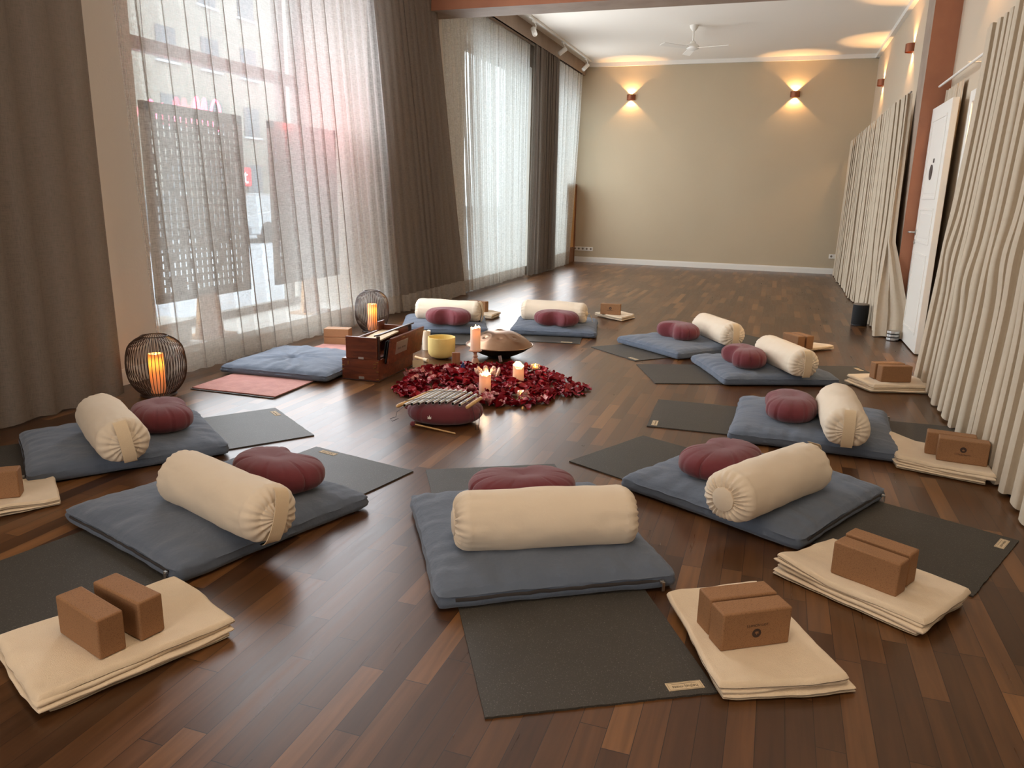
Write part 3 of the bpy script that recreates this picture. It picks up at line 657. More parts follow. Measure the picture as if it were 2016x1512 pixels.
# ------------------------------------------------------------------ floor cushions (zabuton)
def zabuton(label, x, y, deg, seed, L=0.87, W=0.83, T=0.085, z=0.0066, zipside=True, tuft=False, group='grey-blue square floor cushions'):
    t = thing('floor_cushion', label, 'cushion', (x, y, z), R(deg), group)
    N = 56; hl, hw = L/2, W/2; mb = MB()
    def outline(a, b):   # a,b in [-1,1] -> pinched square with slightly bowed sides
        x_ = a*hl*(1-0.022*(1-a*a)*0-0.035*(1-b*b)*0)*(1-0.03*(1-abs(b)**2.5)+0.015)
        y_ = b*hw*(1-0.03*(1-abs(a)**2.5)+0.015)
        k = (abs(a)*abs(b))**10; x_ *= 1-0.03*k; y_ *= 1-0.03*k
        return x_, y_
    def prof(a, b):
        e = (1-abs(a)**7)*(1-abs(b)**7)
        return max(e, 0)**0.55
    def wr(a, b):
        s = 0
        ex = max(0, (abs(a)-0.55)/0.45); ey = max(0, (abs(b)-0.55)/0.45)
        s += ex*0.013*noise.noise(Vector((b*9, a*1.6+seed, seed*1.7)))
        s += ey*0.013*noise.noise(Vector((a*9, b*1.6+seed, seed*2.3)))
        s += 0.009*noise.noise(Vector((a*1.7+seed, b*1.7, 3.1)))
        s += 0.006*noise.noise(Vector((a*4+b*5+seed, (a-b)*1.3, 9.1)))
        if tuft:
            r2 = math.hypot(a-0.1, b-0.15); s += -0.035*math.exp(-(r2/0.10)**2)+0.010*math.exp(-r2*1.6)*math.sin(math.atan2(b-0.15, a-0.1)*11+r2*3+2*noise.noise(Vector((a*3, b*3, 1))))*min(1, r2*4)
        return s
    n = N+1; vs = []; fs = []
    top = {}; bot = {}
    for i in range(n):
        for j in range(n):
            a = math.sin((2*i/N-1)*PI/2)*0.35+(2*i/N-1)*0.65; b = math.sin((2*j/N-1)*PI/2)*0.35+(2*j/N-1)*0.65
            x_, y_ = outline(a, b); p = prof(a, b)
            top[i, j] = len(vs); vs.append((x_, y_, T*(0.60+0.40*p)+wr(a, b)*(0.3+0.7*p)+0.010*p*(1-a*a)*(1-b*b)))
    for i in range(N):
        for j in range(N): fs.append((top[i, j], top[i+1, j], top[i+1, j+1], top[i, j+1]))
    rim = [(i, 0) for i in range(N)]+[(N, j) for j in range(N)]+[(i, N) for i in range(N, 0, -1)]+[(0, j) for j in range(N, 0, -1)]
    prev = [top[r_] for r_ in rim]
    for (zf, outw) in ((0.56, 0.007), (0.46, 0.004), (0.30, 0.012), (0.14, 0.006), (0.06, 0.001), (0.0, -0.022)):
        cur = []
        for q, (i, j) in enumerate(rim):
            x_, y_, _ = vs[top[i, j]]; d = Vector((x_ if i in (0, N) else 0, y_ if j in (0, N) else 0, 0)); d = d.normalized() if d.length > 0 else d
            wob = 0.005*noise.noise(Vector((q*0.22, zf*6, seed)))*(1 if 0.05 < zf else 0)
            cur.append(len(vs)); vs.append((x_+d.x*(outw+wob), y_+d.y*(outw+wob), T*zf+(0.004*noise.noise(Vector((q*0.3, seed, 1))) if zf > 0.1 else 0)))
        for q in range(len(rim)):
            q2 = (q+1) % len(rim); fs.append((prev[q], prev[q2], cur[q2], cur[q]))
        prev = cur
    fs.append(tuple(prev))
    mb.add(vs, fs); mb.build('cushion_cover', M['zab'], t, smooth=70)
    if zipside:
        zt = MB(); P_ = []
        for k in range(41):
            b = -0.86+1.72*k/40; x_, y_ = outline(-1, b); P_.append((x_-0.0075, y_, T*0.40+0.004*noise.noise(Vector((k*0.4, seed, 7)))))
        zt.tube(P_, 0.007, 6, flat=0.5); zt.build('zip_fastener', M['zip'], t)
        zp = MB(); yb = -0.86*hw; zp.box((-hl-0.016, yb, T*0.40), (0.010, 0.014, 0.010)); zp.box((-hl-0.022, yb-0.004, T*0.22), (0.004, 0.011, 0.034)); zp.build('zip_puller', M['steel'], t, smooth=0, bevel=0.001)
    ct = MB(); ct.box((hl-0.03, 0.93*hw+0.012, 0.02), (0.022, 0.03, 0.003), Matrix.Rotation(0.5, 3, 'X')); ct.build('care_tag', M['whitetag'], t, smooth=0)
    return t
Z = {}
zabuton('grey-blue square floor cushion in the front centre with a crosswise bolster on it', -0.80, 2.62, 122, 1.3)
zabuton('grey-blue square floor cushion at the front left, behind the pair of separate cork blocks', -2.075, 2.405, 72.5, 2.7)
zabuton('grey-blue square floor cushion farthest left, beside the dark curtain', -3.10, 2.90, 53.2, 3.9, W=0.74)
zabuton('grey-blue square floor cushion at the front right, open zip facing right', 0.004, 3.493, 152.4, 4.1)
zabuton('grey-blue square floor cushion in the middle of the right side', 0.30, 4.68, 178.2, 5.6, W=0.88)
zabuton('grey-blue square floor cushion on the right, second from the back', -0.02, 6.17, 202.8, 6.2)
zabuton('grey-blue square floor cushion at the back right of the circle', -0.72, 7.00, 229, 7.7)
zabuton('grey-blue square floor cushion at the back centre, right of the handpan', -2.05, 7.42, 282, 8.3)
zabuton('grey-blue square floor cushion at the back left, behind the wooden harmonium', -3.12, 7.05, 293, 9.4)
zabuton('grey-blue tufted floor cushion without bolster, on the dusty pink mat by the window', -3.36, 4.90, 183, 10.2, z=0.0135, T=0.075, zipside=False, tuft=True)
ZT = 0.0925   # top of a cushion

# ------------------------------------------------------------------ bolsters
def bolster(label, x, y, deg, seed, ends=('gather', 'strap'), L=0.66, Rr=0.112, straproll=0.0, z=ZT):
    """axis along local x; ends = (style at -x, style at +x)"""
    t = thing('bolster', label, 'bolster', (x, y, z-0.003), R(deg), 'cream yoga bolsters')
    prof = []; H = L/2; er = 0.052
    style = {-1: ends[0], 1: ends[1]}
    n = 40; seg = 84
    for k in range(9):                                  # -x end cap
        prof.append((-1, k/8*0.72))
    for k in range(10): prof.append((-2, k/9))
    for k in range(n): prof.append((0, k/(n-1)))
    for k in range(10): prof.append((2, 1-k/9))
    for k in range(9): prof.append((1, (1-k/8)*0.72))
    flat = 0.035
    def pt(code, u):
        if code in (-1, 1):      # flat-ish end face, radius up to Rr-er
            r_ = (Rr-er)*max(u/0.72, 0.0); bul = 0.016*(1-(r_/(Rr-er))**2)*(1 if style[code] == 'strap' else -0.35)
            return code*(H+bul), r_, code
        if code in (-2, 2):
            s = code//2; a = u*PI/2; return s*(H-er+er*math.cos(a)), (Rr-er)+er*math.sin(a), s
        return -H+er+(2*H-2*er)*u, Rr, 0
    rings = [pt(*p) for p in prof]; vs = []; fs = []
    for (x_, r_, s) in rings:
        for k in range(seg):
            a = 2*PI*k/seg; rr = r_
            if s:
                st = style[s]; w = min(1, abs(r_/Rr)) ; ew = max(0, 1-(H-abs(x_))/(er*1.6))
                if st == 'gather': rr *= 1+(0.009 if r_ > Rr*0.72 else 0.022)*ew*math.cos(26*a+2*math.sin(3*a+seed))*(1 if r_ > 0.03 else 0); x2 = x_+s*0.0055*ew*math.cos(26*a+2*math.sin(3*a+seed))*min(1, r_/0.05)*(1 if r_ < Rr*0.95 else 0.6)
                else: rr *= 1+0.012*ew*math.cos(19*a+2*math.sin(2*a+seed)); x2 = x_+s*0.003*ew*math.cos(19*a+2*math.sin(2*a+seed))*min(1, r_/0.05)
            else: x2 = x_
            # long soft drag folds
            rr += (0.0050*noise.noise(Vector((x_*5+seed, math.cos(a)*1.5, math.sin(a)*1.5)))+0.0022*noise.noise(Vector((x_*16+seed*2, math.cos(a)*2.2, math.sin(a)*2.2))))*min(1, r_/0.06)
            ew2 = max(0, 1-(H-abs(x_))/0.16)
            rr -= 0.0085*ew2*max(0, noise.noise(Vector((math.cos(a)*5, math.sin(a)*5, seed+x_*2))))*min(1, r_/0.08)
            yy = rr*math.cos(a)*1.03; zz = rr*math.sin(a)
            lim = -(Rr-0.020)
            if zz < lim+0.02: zz = lim+0.02-(0.02*(1-math.exp(-(lim+0.02-zz)/0.02)))
            vs.append((x2, yy, zz+Rr-0.020))
    nr = len(rings)
    for i in range(nr-1):
        for k in range(seg):
            k2 = (k+1) % seg; fs.append((i*seg+k, i*seg+k2, (i+1)*seg+k2, (i+1)*seg+k))
    MB().add(vs, fs).build('bolster_cover', M['bol'], t, smooth=80)
    cz = Rr-0.020
    for s in (-1, 1):
        if style[s] == 'gather':
            b = MB(); rot = Matrix.Rotation(s*PI/2, 3, 'Y')
            b.lathe([(0.046, -0.020), (0.049, -0.004), (0.048, 0.003), (0.034, 0.008), (0.0, 0.010)], 40, (s*(H+0.004), 0, cz), rot=rot, wob=lambda a, i: 1+0.02*math.cos(9*a))
            b.build('end_disc', M['bol'], t)
        elif style[s] == 'cord':
            b = MB(); b.tube([(s*(H+0.0), 0, cz), (s*(H+0.03), 0.01, cz+0.01), (s*(H+0.05), 0.02, cz-0.03), (s*(H+0.06), 0.03, cz-0.08)], 0.003, 6); b.lathe([(0.03, -0.01), (0.02, 0.012), (0.008, 0.02)], 20, (s*H, 0, cz), rot=Matrix.Rotation(s*PI/2, 3, 'Y')); b.build('drawstring', M['strap'], t)
        elif style[s] == 'strap':
            # flat webbing handle from the upper rim down across the end face
            path = []; W = 0.056; th = 0.003
            for k in range(19):
                u = k/18; ang = PI*0.42-u*PI*0.86
                xr = H-er+ (er+0.020)*min(1, math.cos(ang)**0.45) if abs(ang) < PI/2 else H-er
                zr = Rr*0.99*math.sin(ang)
                path.append((s*(xr+0.004+0.006*math.sin(u*PI)), zr))
            mb = MB(); vs = []; fs = []
            ca, sa = math.cos(straproll), math.sin(straproll)
            for (px, pz) in path:
                for (dy, dx) in ((-W/2, 0), (W/2, 0), (W/2, -s*th), (-W/2, -s*th)):
                    y2 = dy*ca-pz*sa; z2 = dy*sa+pz*ca
                    vs.append((px+dx, y2, max(z2, -cz+0.004)+cz))
            for i in range(len(path)-1):
                for k in range(4): fs.append((i*4+k, i*4+(k+1) % 4, (i+1)*4+(k+1) % 4, (i+1)*4+k))
            fs.append((0, 1, 2, 3)); fs.append(tuple(len(vs)-4+q for q in range(4)))
            mb.add(vs, fs); mb.build('carry_strap', M['strap'], t, smooth=40)
    return t
bolster('cream bolster lying crosswise in the front centre, gathered end at the left', -0.70, 2.485, 27.8, 1.0, ('gather', 'plain'))
bolster('cream bolster at the front left, strap end pointing to the lower right', -1.915, 2.235, -19.3, 2.0, ('gather', 'strap'), straproll=-0.3)
bolster('cream bolster farthest left, beside the dark curtain, strap end towards the camera', -2.985, 2.73, -33, 3.0, ('gather', 'strap'), L=0.62, straproll=0.15)
bolster('cream bolster at the front right, round gathered end facing the camera', 0.075, 3.20, 58.5, 4.0, ('gather', 'strap'))
bolster('cream bolster lying nearly end-on in the middle of the right side', 0.435, 4.45, -88.3, 5.0, ('gather', 'strap'))
bolster('cream bolster with strap end, on the right, second from the back', 0.145, 6.05, -63.8, 6.0, ('gather', 'strap'))
bolster('cream bolster with strap end at the back right of the circle', -0.43, 7.055, -59.5, 7.0, ('gather', 'strap'))
bolster('cream bolster at the back centre with a drawn cord at its right end', -2.07, 7.42, 3.0, 8.0, ('gather', 'cord'))
bolster('cream bolster at the back left behind the harmonium, gathered end at the left', -3.06, 7.005, 7.0, 9.0, ('gather', 'strap'))

# ------------------------------------------------------------------ crescent meditation cushions
def crescent(name, label, x, y, deg, seed, z=ZT-0.004, a=0.225, b=0.155, h=0.150, notch=0.080, group='burgundy crescent meditation cushions', parent=None):
    """notch faces local +x"""
    t = thing(name, label, 'cushion', (x, y, z), R(deg), group)
    seg = 110; nv = 26; seams = 13; vs = []; fs = []
    def rad(th):
        return Vector((b*math.copysign(abs(math.cos(th))**0.9, math.cos(th)), a*math.copysign(abs(math.sin(th))**0.92, math.sin(th)), 0))
    for k in range(seg):
        th = 2*PI*k/seg; p = rad(th)
        d = math.atan2(math.sin(th), math.cos(th)); nt_ = notch*math.exp(-(d/0.34)**2)
        p.x -= nt_
        for j in range(nv):
            u = j/(nv-1)*2-1; ph = u*PI/2
            rs = max(math.cos(ph), 0)**0.52; zz = h/2*(1+math.copysign(abs(math.sin(ph))**0.86, math.sin(ph)))
            sm = abs(math.sin(th*seams/2+seed)); crease = math.exp(-(sm/0.16)**2)
            ew = math.cos(ph)**0.6 if math.cos(ph) > 0 else 0
            k_ = rs*(1-0.05*crease*ew*min(1, max(0, (rs-0.45)/0.4))+0.025*noise.noise(Vector((math.cos(th)*2.2, math.sin(th)*2.2, seed+zz*8))))
            q = Vector((-0.02*(1-rs), 0, 0))+p*k_
            zz += (0.006*noise.noise(Vector((q.x*9, q.y*9, seed)))-0.006*crease*rs*(1-rs)*4*min(1, max(0, (rs-0.5)/0.3)))*(1 if ph > 0 else 0.1)
            if rs < 0.4 and ph > 0: zz -= 0.010*(1-rs/0.4)
            vs.append((q.x, q.y, max(zz, 0)))
    for k in range(seg):
        k2 = (k+1) % seg
        for j in range(nv-1): fs.append((k*nv+j, k2*nv+j, k2*nv+j+1, k*nv+j+1))
    mb = MB(); mb.add(vs, fs); mb.build('cushion_cover', M['zafu'], t, smooth=80)
    lp = MB(); lp.tube([(-b*0.97, -0.022, h*0.55), (-b*1.07, -0.012, h*0.60), (-b*1.07, 0.012, h*0.60), (-b*0.97, 0.022, h*0.55)], 0.006, 6, flat=0.4); lp.build('carry_loop', M['zafu'], t)
    return t
CL = 'crescent_cushion'
crescent(CL, 'burgundy crescent cushion in the front centre, half hidden behind the crosswise bolster', -0.90, 2.825, 120, 1.0, h=0.128, notch=0.05)
crescent(CL, 'burgundy crescent cushion at the front left, right of its bolster', -1.93, 2.60, 74, 2.1, h=0.138, notch=0.055)
crescent(CL, 'burgundy crescent cushion farthest left, just in front of the big lantern', -2.98, 3.06, 52, 3.3, a=0.21, h=0.138, notch=0.04)
crescent(CL, 'burgundy crescent cushion at the front right, left of the gathered bolster end', -0.15, 3.50, 152, 4.2, h=0.132, notch=0.045, a=0.235)
crescent(CL, 'burgundy crescent cushion in the middle of the right side, leaning against an end-on bolster', 0.165, 4.62, 182, 5.4, h=0.138, notch=0.04, a=0.235)
crescent(CL, 'burgundy crescent cushion on the right, second from the back', -0.155, 6.00, 203, 6.5)
crescent(CL, 'burgundy crescent cushion at the back right of the circle', -0.77, 6.96, 226, 7.1)
crescent(CL, 'burgundy crescent cushion at the back centre, in front of the corded bolster', -1.97, 7.15, 272, 8.8)
crescent(CL, 'burgundy crescent cushion at the back left, behind the harmonium and bowl', -2.95, 6.74, 278, 9.6, h=0.16)

# ------------------------------------------------------------------ blankets
def blanket(label, corners, seed, layers=3, th=0.0135, lift=None, shift=(0, 0)):
    """corners (world x,y) in order; folded cotton blanket: soft stacked layers with rolled folds and a draped top"""
    cx = sum(c[0] for c in corners)/4; cy = sum(c[1] for c in corners)/4
    rnd = random.Random(seed); mb = MB(); nu, nv = 40, 30; z0 = 0.0068
    ths = [th*rnd.uniform(0.75, 1.15) for _ in range(layers)]; ths[-1] = th*1.35
    for k in range(layers):
        top_ = k == layers-1; q = []; f_ = (layers-1-k)/max(1, layers-1)
        for (x, y) in corners:
            j = 0.0 if top_ else rnd.uniform(-0.030, 0.010)
            dx, dy = x-cx, y-cy; l = math.hypot(dx, dy)
            q.append((dx*(1+j/l)+shift[0]*f_*rnd.uniform(0.5, 1.2), dy*(1+j/l)+shift[1]*f_*rnd.uniform(0.5, 1.2)))
        tk = ths[k]; rr_ = 0.13; below = z0
        def pos(u, v, top):
            a, b = 2*u-1, 2*v-1     # round the corners of the sheet a little
            a2 = a*(1-0.022*abs(b)**8); b2 = b*(1-0.022*abs(a)**8); u2, v2 = (a2+1)/2, (b2+1)/2
            x = (1-u2)*(1-v2)*q[0][0]+u2*(1-v2)*q[1][0]+u2*v2*q[2][0]+(1-u2)*v2*q[3][0]
            y = (1-u2)*(1-v2)*q[0][1]+u2*(1-v2)*q[1][1]+u2*v2*q[2][1]+(1-u2)*v2*q[3][1]
            e = min(u, 1-u, v, 1-v); ed = 0.030
            w = 1 if e > ed else math.sqrt(max(0, 1-(1-e/ed)**2))
            puff = 0.0075*max(0, 1-e/0.09)*(1 if e > ed*0.5 else 0.6) if top_ else 0
            sag = -0.5*(below-0.0068)*math.exp(-e/0.05)*(0.65+0.35*noise.noise(Vector((x*6, y*6, seed+3)))) if top_ else 0
            n1 = (noise.noise(Vector((x*4+seed, y*4, 0)))*0.009+noise.noise(Vector((x*11, y*11+seed, 2)))*0.0035)*(k+1)/layers
            n2 = noise.noise(Vector((x*8+seed, y*8, 4+k*3)))*0.0035
            ex = 0.010*noise.noise(Vector((x*6, y*6, seed+k*5)))+0.004*noise.noise(Vector((x*19, y*19, seed+k)))
            lf = (lift(u, v)*(k+1)/layers if lift else 0)
            z = below+tk/2+(tk/2*w if top else -tk/2*w)+max(-0.002, n1)+n2*0.5+lf+(puff if top else puff*0.6)+sag
            if k == 0 and not top: z = 0.0068
            d = math.hypot(x, y) or 1
            ox = ex*(1-e/0.5)
            return (x+x/d*ox, y+y/d*ox, max(z, 0.0068))
        us = [0, 0.003, 0.008, 0.016, 0.026]+[0.036+0.928*i/(nu-8) for i in range(nu-7)]+[0.974, 0.984, 0.992, 0.997, 1]
        vs_ = [0, 0.004, 0.010, 0.018, 0.028]+[0.038+0.924*i/(nv-8) for i in range(nv-7)]+[0.972, 0.982, 0.990, 0.996, 1]
        for top in (True, False):
            vs = [pos(u, v, top) for u in us for v in vs_]; b = len(vs_)
            mb.add(vs, [(i*b+j, (i+1)*b+j, (i+1)*b+j+1, i*b+j+1) for i in range(len(us)-1) for j in range(len(vs_)-1)])
        z0 += tk*0.97
    o = mb.build('folded_blanket', M['blanket'], None, (cx, cy, 0), smooth=70)
    bm = bmesh.new(); bm.from_mesh(o.data); bmesh.ops.remove_doubles(bm, verts=bm.verts, dist=0.0006); bmesh.ops.recalc_face_normals(bm, faces=bm.faces); bm.to_mesh(o.data); bm.free()
    tag(o, label, 'blanket', 'folded ecru blankets'); return o
blanket('folded ecru blanket in the front centre right, under the block with the upside-down logo', [(-0.24, 2.35), (0.05, 2.56), (0.315, 2.06), (-0.03, 1.895)], 1.5, 3, shift=(0.02, 0.0))
blanket('folded ecru blanket at the right edge of the foreground, over the front right mat', [(0.105, 2.72), (0.315, 3.0), (0.75, 2.72), (0.56, 2.43)], 2.5, 4, shift=(-0.02, -0.012), lift=lambda u, v: 0.03*max(0, 1-u/0.35)*max(0, 1-v/0.4))
blanket('folded ecru blanket in the bottom left corner under two separate cork blocks', [(-2.02, 1.36), (-1.66, 1.20), (-1.44, 1.70), (-1.80, 1.84)], 3.5, 4, shift=(0.02, -0.012))
blanket('folded ecru blanket on the right, touching the foreground curtain', [(0.70, 4.55), (1.13, 4.42), (1.12, 4.04), (0.69, 4.16)], 4.5, 4, shift=(-0.025, -0.03), lift=lambda u, v: 0.035*max(0, 1-u/0.3)*max(0, 1-v/0.5))
blanket('folded ecru blanket below the white door, partly behind the curtain', [(0.60, 6.18), (1.05, 6.40), (1.19, 6.02), (0.76, 5.87)], 5.5, 4, shift=(-0.02, -0.035))
blanket('folded ecru blanket behind the second bolster from the back, right side', [(0.17, 7.15), (0.43, 7.62), (0.60, 7.52), (0.43, 7.32)], 6.5, 2)
blanket('folded ecru blanket at the back centre under a block with logo', [(-1.90, 8.50), (-1.62, 8.74), (-1.44, 8.56), (-1.52, 8.22)], 7.5, 3)
blanket('folded ecru blanket at the back left behind the bolster', [(-3.35, 7.86), (-3.10, 8.12), (-2.85, 8.00), (-2.86, 7.72)], 8.5, 3)
blanket('folded ecru blanket cut off by the left edge of the picture', [(-3.30, 2.13), (-3.02, 2.42), (-2.765, 2.235), (-2.92, 2.0)], 9.5, 2)

# ------------------------------------------------------------------ cork blocks
def lotus_petals(mb, s, cx=0, cz=0, y=0, flip=1):
    for ang, ln in ((-68, 0.62), (-40, 0.85), (0, 1.0), (40, 0.85), (68, 0.62)):
        a = R(ang); dx, dz = math.sin(a), math.cos(a)*flip
        w = 0.15*s; l = ln*s
        pts = [(0, 0), (0.45*l, w), (l, 0), (0.45*l, -w)]
        vs = []
        for yy in (y, y-0.0005):
            for (p, q) in pts: vs.append((cx+dx*p+(-dz)*q*-1*flip, yy, cz+dz*p-dx*q*flip))
        mb.add(vs, [(0, 1, 2, 3), (4, 5, 6, 7), (0, 1, 5, 4), (1, 2, 6, 5), (2, 3, 7, 6), (3, 0, 4, 7)])
def block_part(parent=None):
    return MB().box((0, 0, 0.06), (0.225, 0.075, 0.12))
from mathutils.bvhtree import BVHTree
bpy.context.view_layer.update()
_bl = [(o, BVHTree.FromPolygons([o.matrix_world @ v.co for v in o.data.vertices], [tuple(p.vertices) for p in o.data.polygons])) for o in C.objects if o.name.startswith('folded_blanket')]
def rest_height(x, y, deg, hx=0.105, hy=0.033):
    """height of the blanket surface that carries something standing at x, y"""
    zs = []
    for a in (-1, -0.5, 0, 0.5, 1):
        for b in (-1, 0, 1):
            p = Vector((x, y, 0))+Matrix.Rotation(R(deg), 3, 'Z') @ Vector((a*hx, b*hy, 0))
            for o, t in _bl:
                h = t.ray_cast(Vector((p.x, p.y, 0.5)), Vector((0, 0, -1)))
                if h[0] is not None: zs.append(h[0].z)
    zs.sort()
    return zs[int(len(zs)*0.6)] if zs else None
def cork_block(label, x, y, deg, z=None, logo=None, group='cork yoga blocks', flat=False):
    if z is None: z = (rest_height(x, y, deg) or 0.04)-0.001
    t = thing('cork_block', label, 'yoga block', (x, y, z), R(deg), group)
    if flat: MB().box((0, 0, 0.0375), (0.225, 0.12, 0.075)).build('block_body', M['cork'], t, smooth=40, bevel=0.006, bseg=3)
    else: MB().box((0, 0, 0.06), (0.225, 0.075, 0.12)).build('block_body', M['cork'], t, smooth=40, bevel=0.006, bseg=3)
    if logo:
        up = logo; cz = 0.060+up*0.012
        d = MB(); d.lathe([(0.0145, 0), (0.0145, 0.0006)], 28, (0, -0.0375, cz), rot=Matrix.Rotation(PI/2, 3, 'X')); em = d.build('round_emblem', M['darkprint'], t)
        l = MB(); lotus_petals(l, 0.0115, 0, cz-up*0.0055, -0.0385, up); l.build('lotus_mark', M['cork'], em)
        tx = text_mesh('lettering', 'LOTUSCRAFTS', 0.0105, M['darkprint'], t, (0, -0.0378, cz-up*0.026), (PI/2, 0 if up > 0 else PI, 0), 0.0002)
        if up < 0: tx.rotation_euler = (PI/2, PI, 0)
    return t
cork_block('cork block standing on the front centre blanket, upside-down round logo facing the camera', 0.037, 2.150, 33, logo=-1)
cork_block('cork block right behind the logo block on the front centre blanket', -0.006, 2.225, 33)
cork_block('cork block on the right foreground blanket, plain wide side facing the camera', 0.407, 2.645, -30)
cork_block('cork block leaning close behind the plain block on the right foreground blanket', 0.450, 2.735, -30)
cork_block('left one of two separate cork blocks on the bottom left blanket', -1.728, 1.44, -16)
cork_block('right one of two separate cork blocks on the bottom left blanket', -1.700, 1.548, -13)
cork_block('cork block with upright round logo on the blanket touching the right curtain', 0.994, 4.205, -8, logo=1)
cork_block('cork block behind the upright-logo block at the right curtain', 0.955, 4.295, -8)
cork_block('cork block in front on the blanket below the white door', 0.910, 6.045, 20.9)
cork_block('cork block behind on the blanket below the white door', 0.872, 6.128, 20.9)
cork_block('cork block, left one of the pair behind the second bolster on the right', 0.235, 7.29, -55)
cork_block('cork block, right one of the pair behind the second bolster on the right', 0.310, 7.345, -55)
cork_block('cork block with round logo on the back centre blanket', -1.692, 8.42, 4, logo=1)
cork_block('dark cork block on the back left blanket behind the bolster', -3.094, 7.91, -9.5)
cork_block('cork block barely visible at the left edge of the picture', -3.02, 2.125, 40)
cork_block('lower of two flat stacked cork blocks between the window cushion and the harmonium', -3.60, 5.80, 12, z=0.0, flat=True)
cork_block('upper of two flat stacked cork blocks between the window cushion and the harmonium', -3.60, 5.80, 15, z=0.0752, flat=True)

# ------------------------------------------------------------------ candle lights
def point(name, loc, e, col, r=0.01):
    d = bpy.data.lights.new(name, 'POINT'); d.energy = e; d.color = col; d.shadow_soft_size = r
    o = bpy.data.objects.new(name, d); C.objects.link(o); o.location = loc; return o
def candle(label, loc, h, r, seed, slope=0.0, e=0.5, lit=True):
    t = thing('pillar_candle', label, 'candle', loc, seed, 'white pillar candles')
    c = MB(); seg = 40
    def rimz(a): return h+slope*math.cos(a)+0.004*math.sin(3*a+seed)+0.003*math.sin(7*a)
    vs = []; fs = []; rings = [(r, 0, 0), (r*1.0, 0.0, 0.3), (r*0.99, 0, 0.65), (r*1.0, 0, 0.9), (r*1.01, 0, 1.0), (r*0.93, 0, 1.01), (r*0.86, 0, 0.99)]
    for (rr, _, f) in rings:
        for k in range(seg):
            a = 2*PI*k/seg; vs.append((rr*math.cos(a), rr*math.sin(a), rimz(a)*f))
    rb = len(rings)
    for k in range(seg):
        a = 2*PI*k/seg; vs.append((r*0.84*math.cos(a), r*0.84*math.sin(a), h-0.022))
    for i in range(rb):
        for k in range(seg):
            k2 = (k+1) % seg; fs.append((i*seg+k, i*seg+k2, (i+1)*seg+k2, (i+1)*seg+k))
    c.add(vs, fs); c.build('wax_body', M['wax'] if lit else M['ivory'], t, smooth=60)
    MB().lathe([(0, h-0.020), (r*0.83, h-0.019)], 32, caps=False).build('molten_pool', M['melt'], t)
    MB().tube([(0, 0, h-0.02), (0.001, 0, h-0.004)], 0.0012, 6).build('wick', M['black'], t)
    if lit:
        MB().lathe([(0.0005, -0.006), (0.0045, 0.0), (0.0060, 0.006), (0.0050, 0.014), (0.0025, 0.022), (0.0004, 0.030)], 16, (0, 0, h-0.004)).build('flame', M['flame'], t)
        point('candle_light', (loc[0], loc[1], loc[2]+h+0.022), e*0.8, (1.0, 0.62, 0.32), 0.008)
        point('candle_wax_light', (loc[0], loc[1], loc[2]+h-0.028), 0.05, (1.0, 0.55, 0.22), r*0.4)
    return t
candle('tall burning white candle on a turned wooden candlestick beside the handpan', (-2.174, 5.505, 0.131), 0.175, 0.040, 1.0, 0.006, 0.7)
candle('burning white pillar candle in front of the glass lotus bowl', (-1.774, 4.678, 0.012), 0.135, 0.040, 2.0, 0.004, 0.7)
candle('burning white pillar candle with slanted rim, right of the glass lotus bowl', (-1.655, 5.032, 0.012), 0.135, 0.040, 2.2, 0.018, 0.7)
candle('unlit white candle between the harmonium and the singing bowl', (-2.80, 5.93, 0.001), 0.165, 0.035, 4.0, lit=False)
cs = thing('candlestick', 'turned pinkish wooden candlestick under the tall burning candle', 'candlestick', (-2.174, 5.505, 0.001))
MB().lathe([(0.045, 0), (0.046, 0.012), (0.040, 0.020), (0.030, 0.032), (0.028, 0.045), (0.019, 0.062), (0.015, 0.068), (0.024, 0.076), (0.015, 0.084), (0.013, 0.100), (0.020, 0.110), (0.034, 0.116), (0.052, 0.120), (0.053, 0.125), (0.045, 0.128), (0.0, 0.1285)], 36).build('turned_stem', M['pinkwood'], cs, smooth=50)
def tealight(label, loc, e=0.5):
    t = thing('tealight_holder', label, 'tealight', loc, 0, 'glass tealight holders')
    MB().lathe([(0.030, 0.0), (0.037, 0.004), (0.040, 0.018), (0.040, 0.036), (0.036, 0.046), (0.031, 0.046), (0.033, 0.034), (0.033, 0.02), (0.028, 0.012), (0.0, 0.012)], 12, caps=True).build('glass_cup', M['tglass'], t, smooth=20)
    MB().lathe([(0.019, 0.013), (0.019, 0.027), (0.0, 0.026)], 24).build('tealight', M['melt'], t)
    MB().lathe([(0.0005, 0), (0.005, 0.006), (0.0035, 0.016), (0.0003, 0.026)], 12, (0, 0, 0.027)).build('flame', M['flame'], t)
    point('tealight_light', (loc[0], loc[1], loc[2]+0.044), e, (1.0, 0.52, 0.2), 0.01); return t
tealight('glass tealight holder glowing at the front right rim of the petals', (-1.488, 4.632, 0.022))
tealight('glass tealight holder at the rear right rim of the petals', (-1.66, 5.46, 0.02), 0.3)
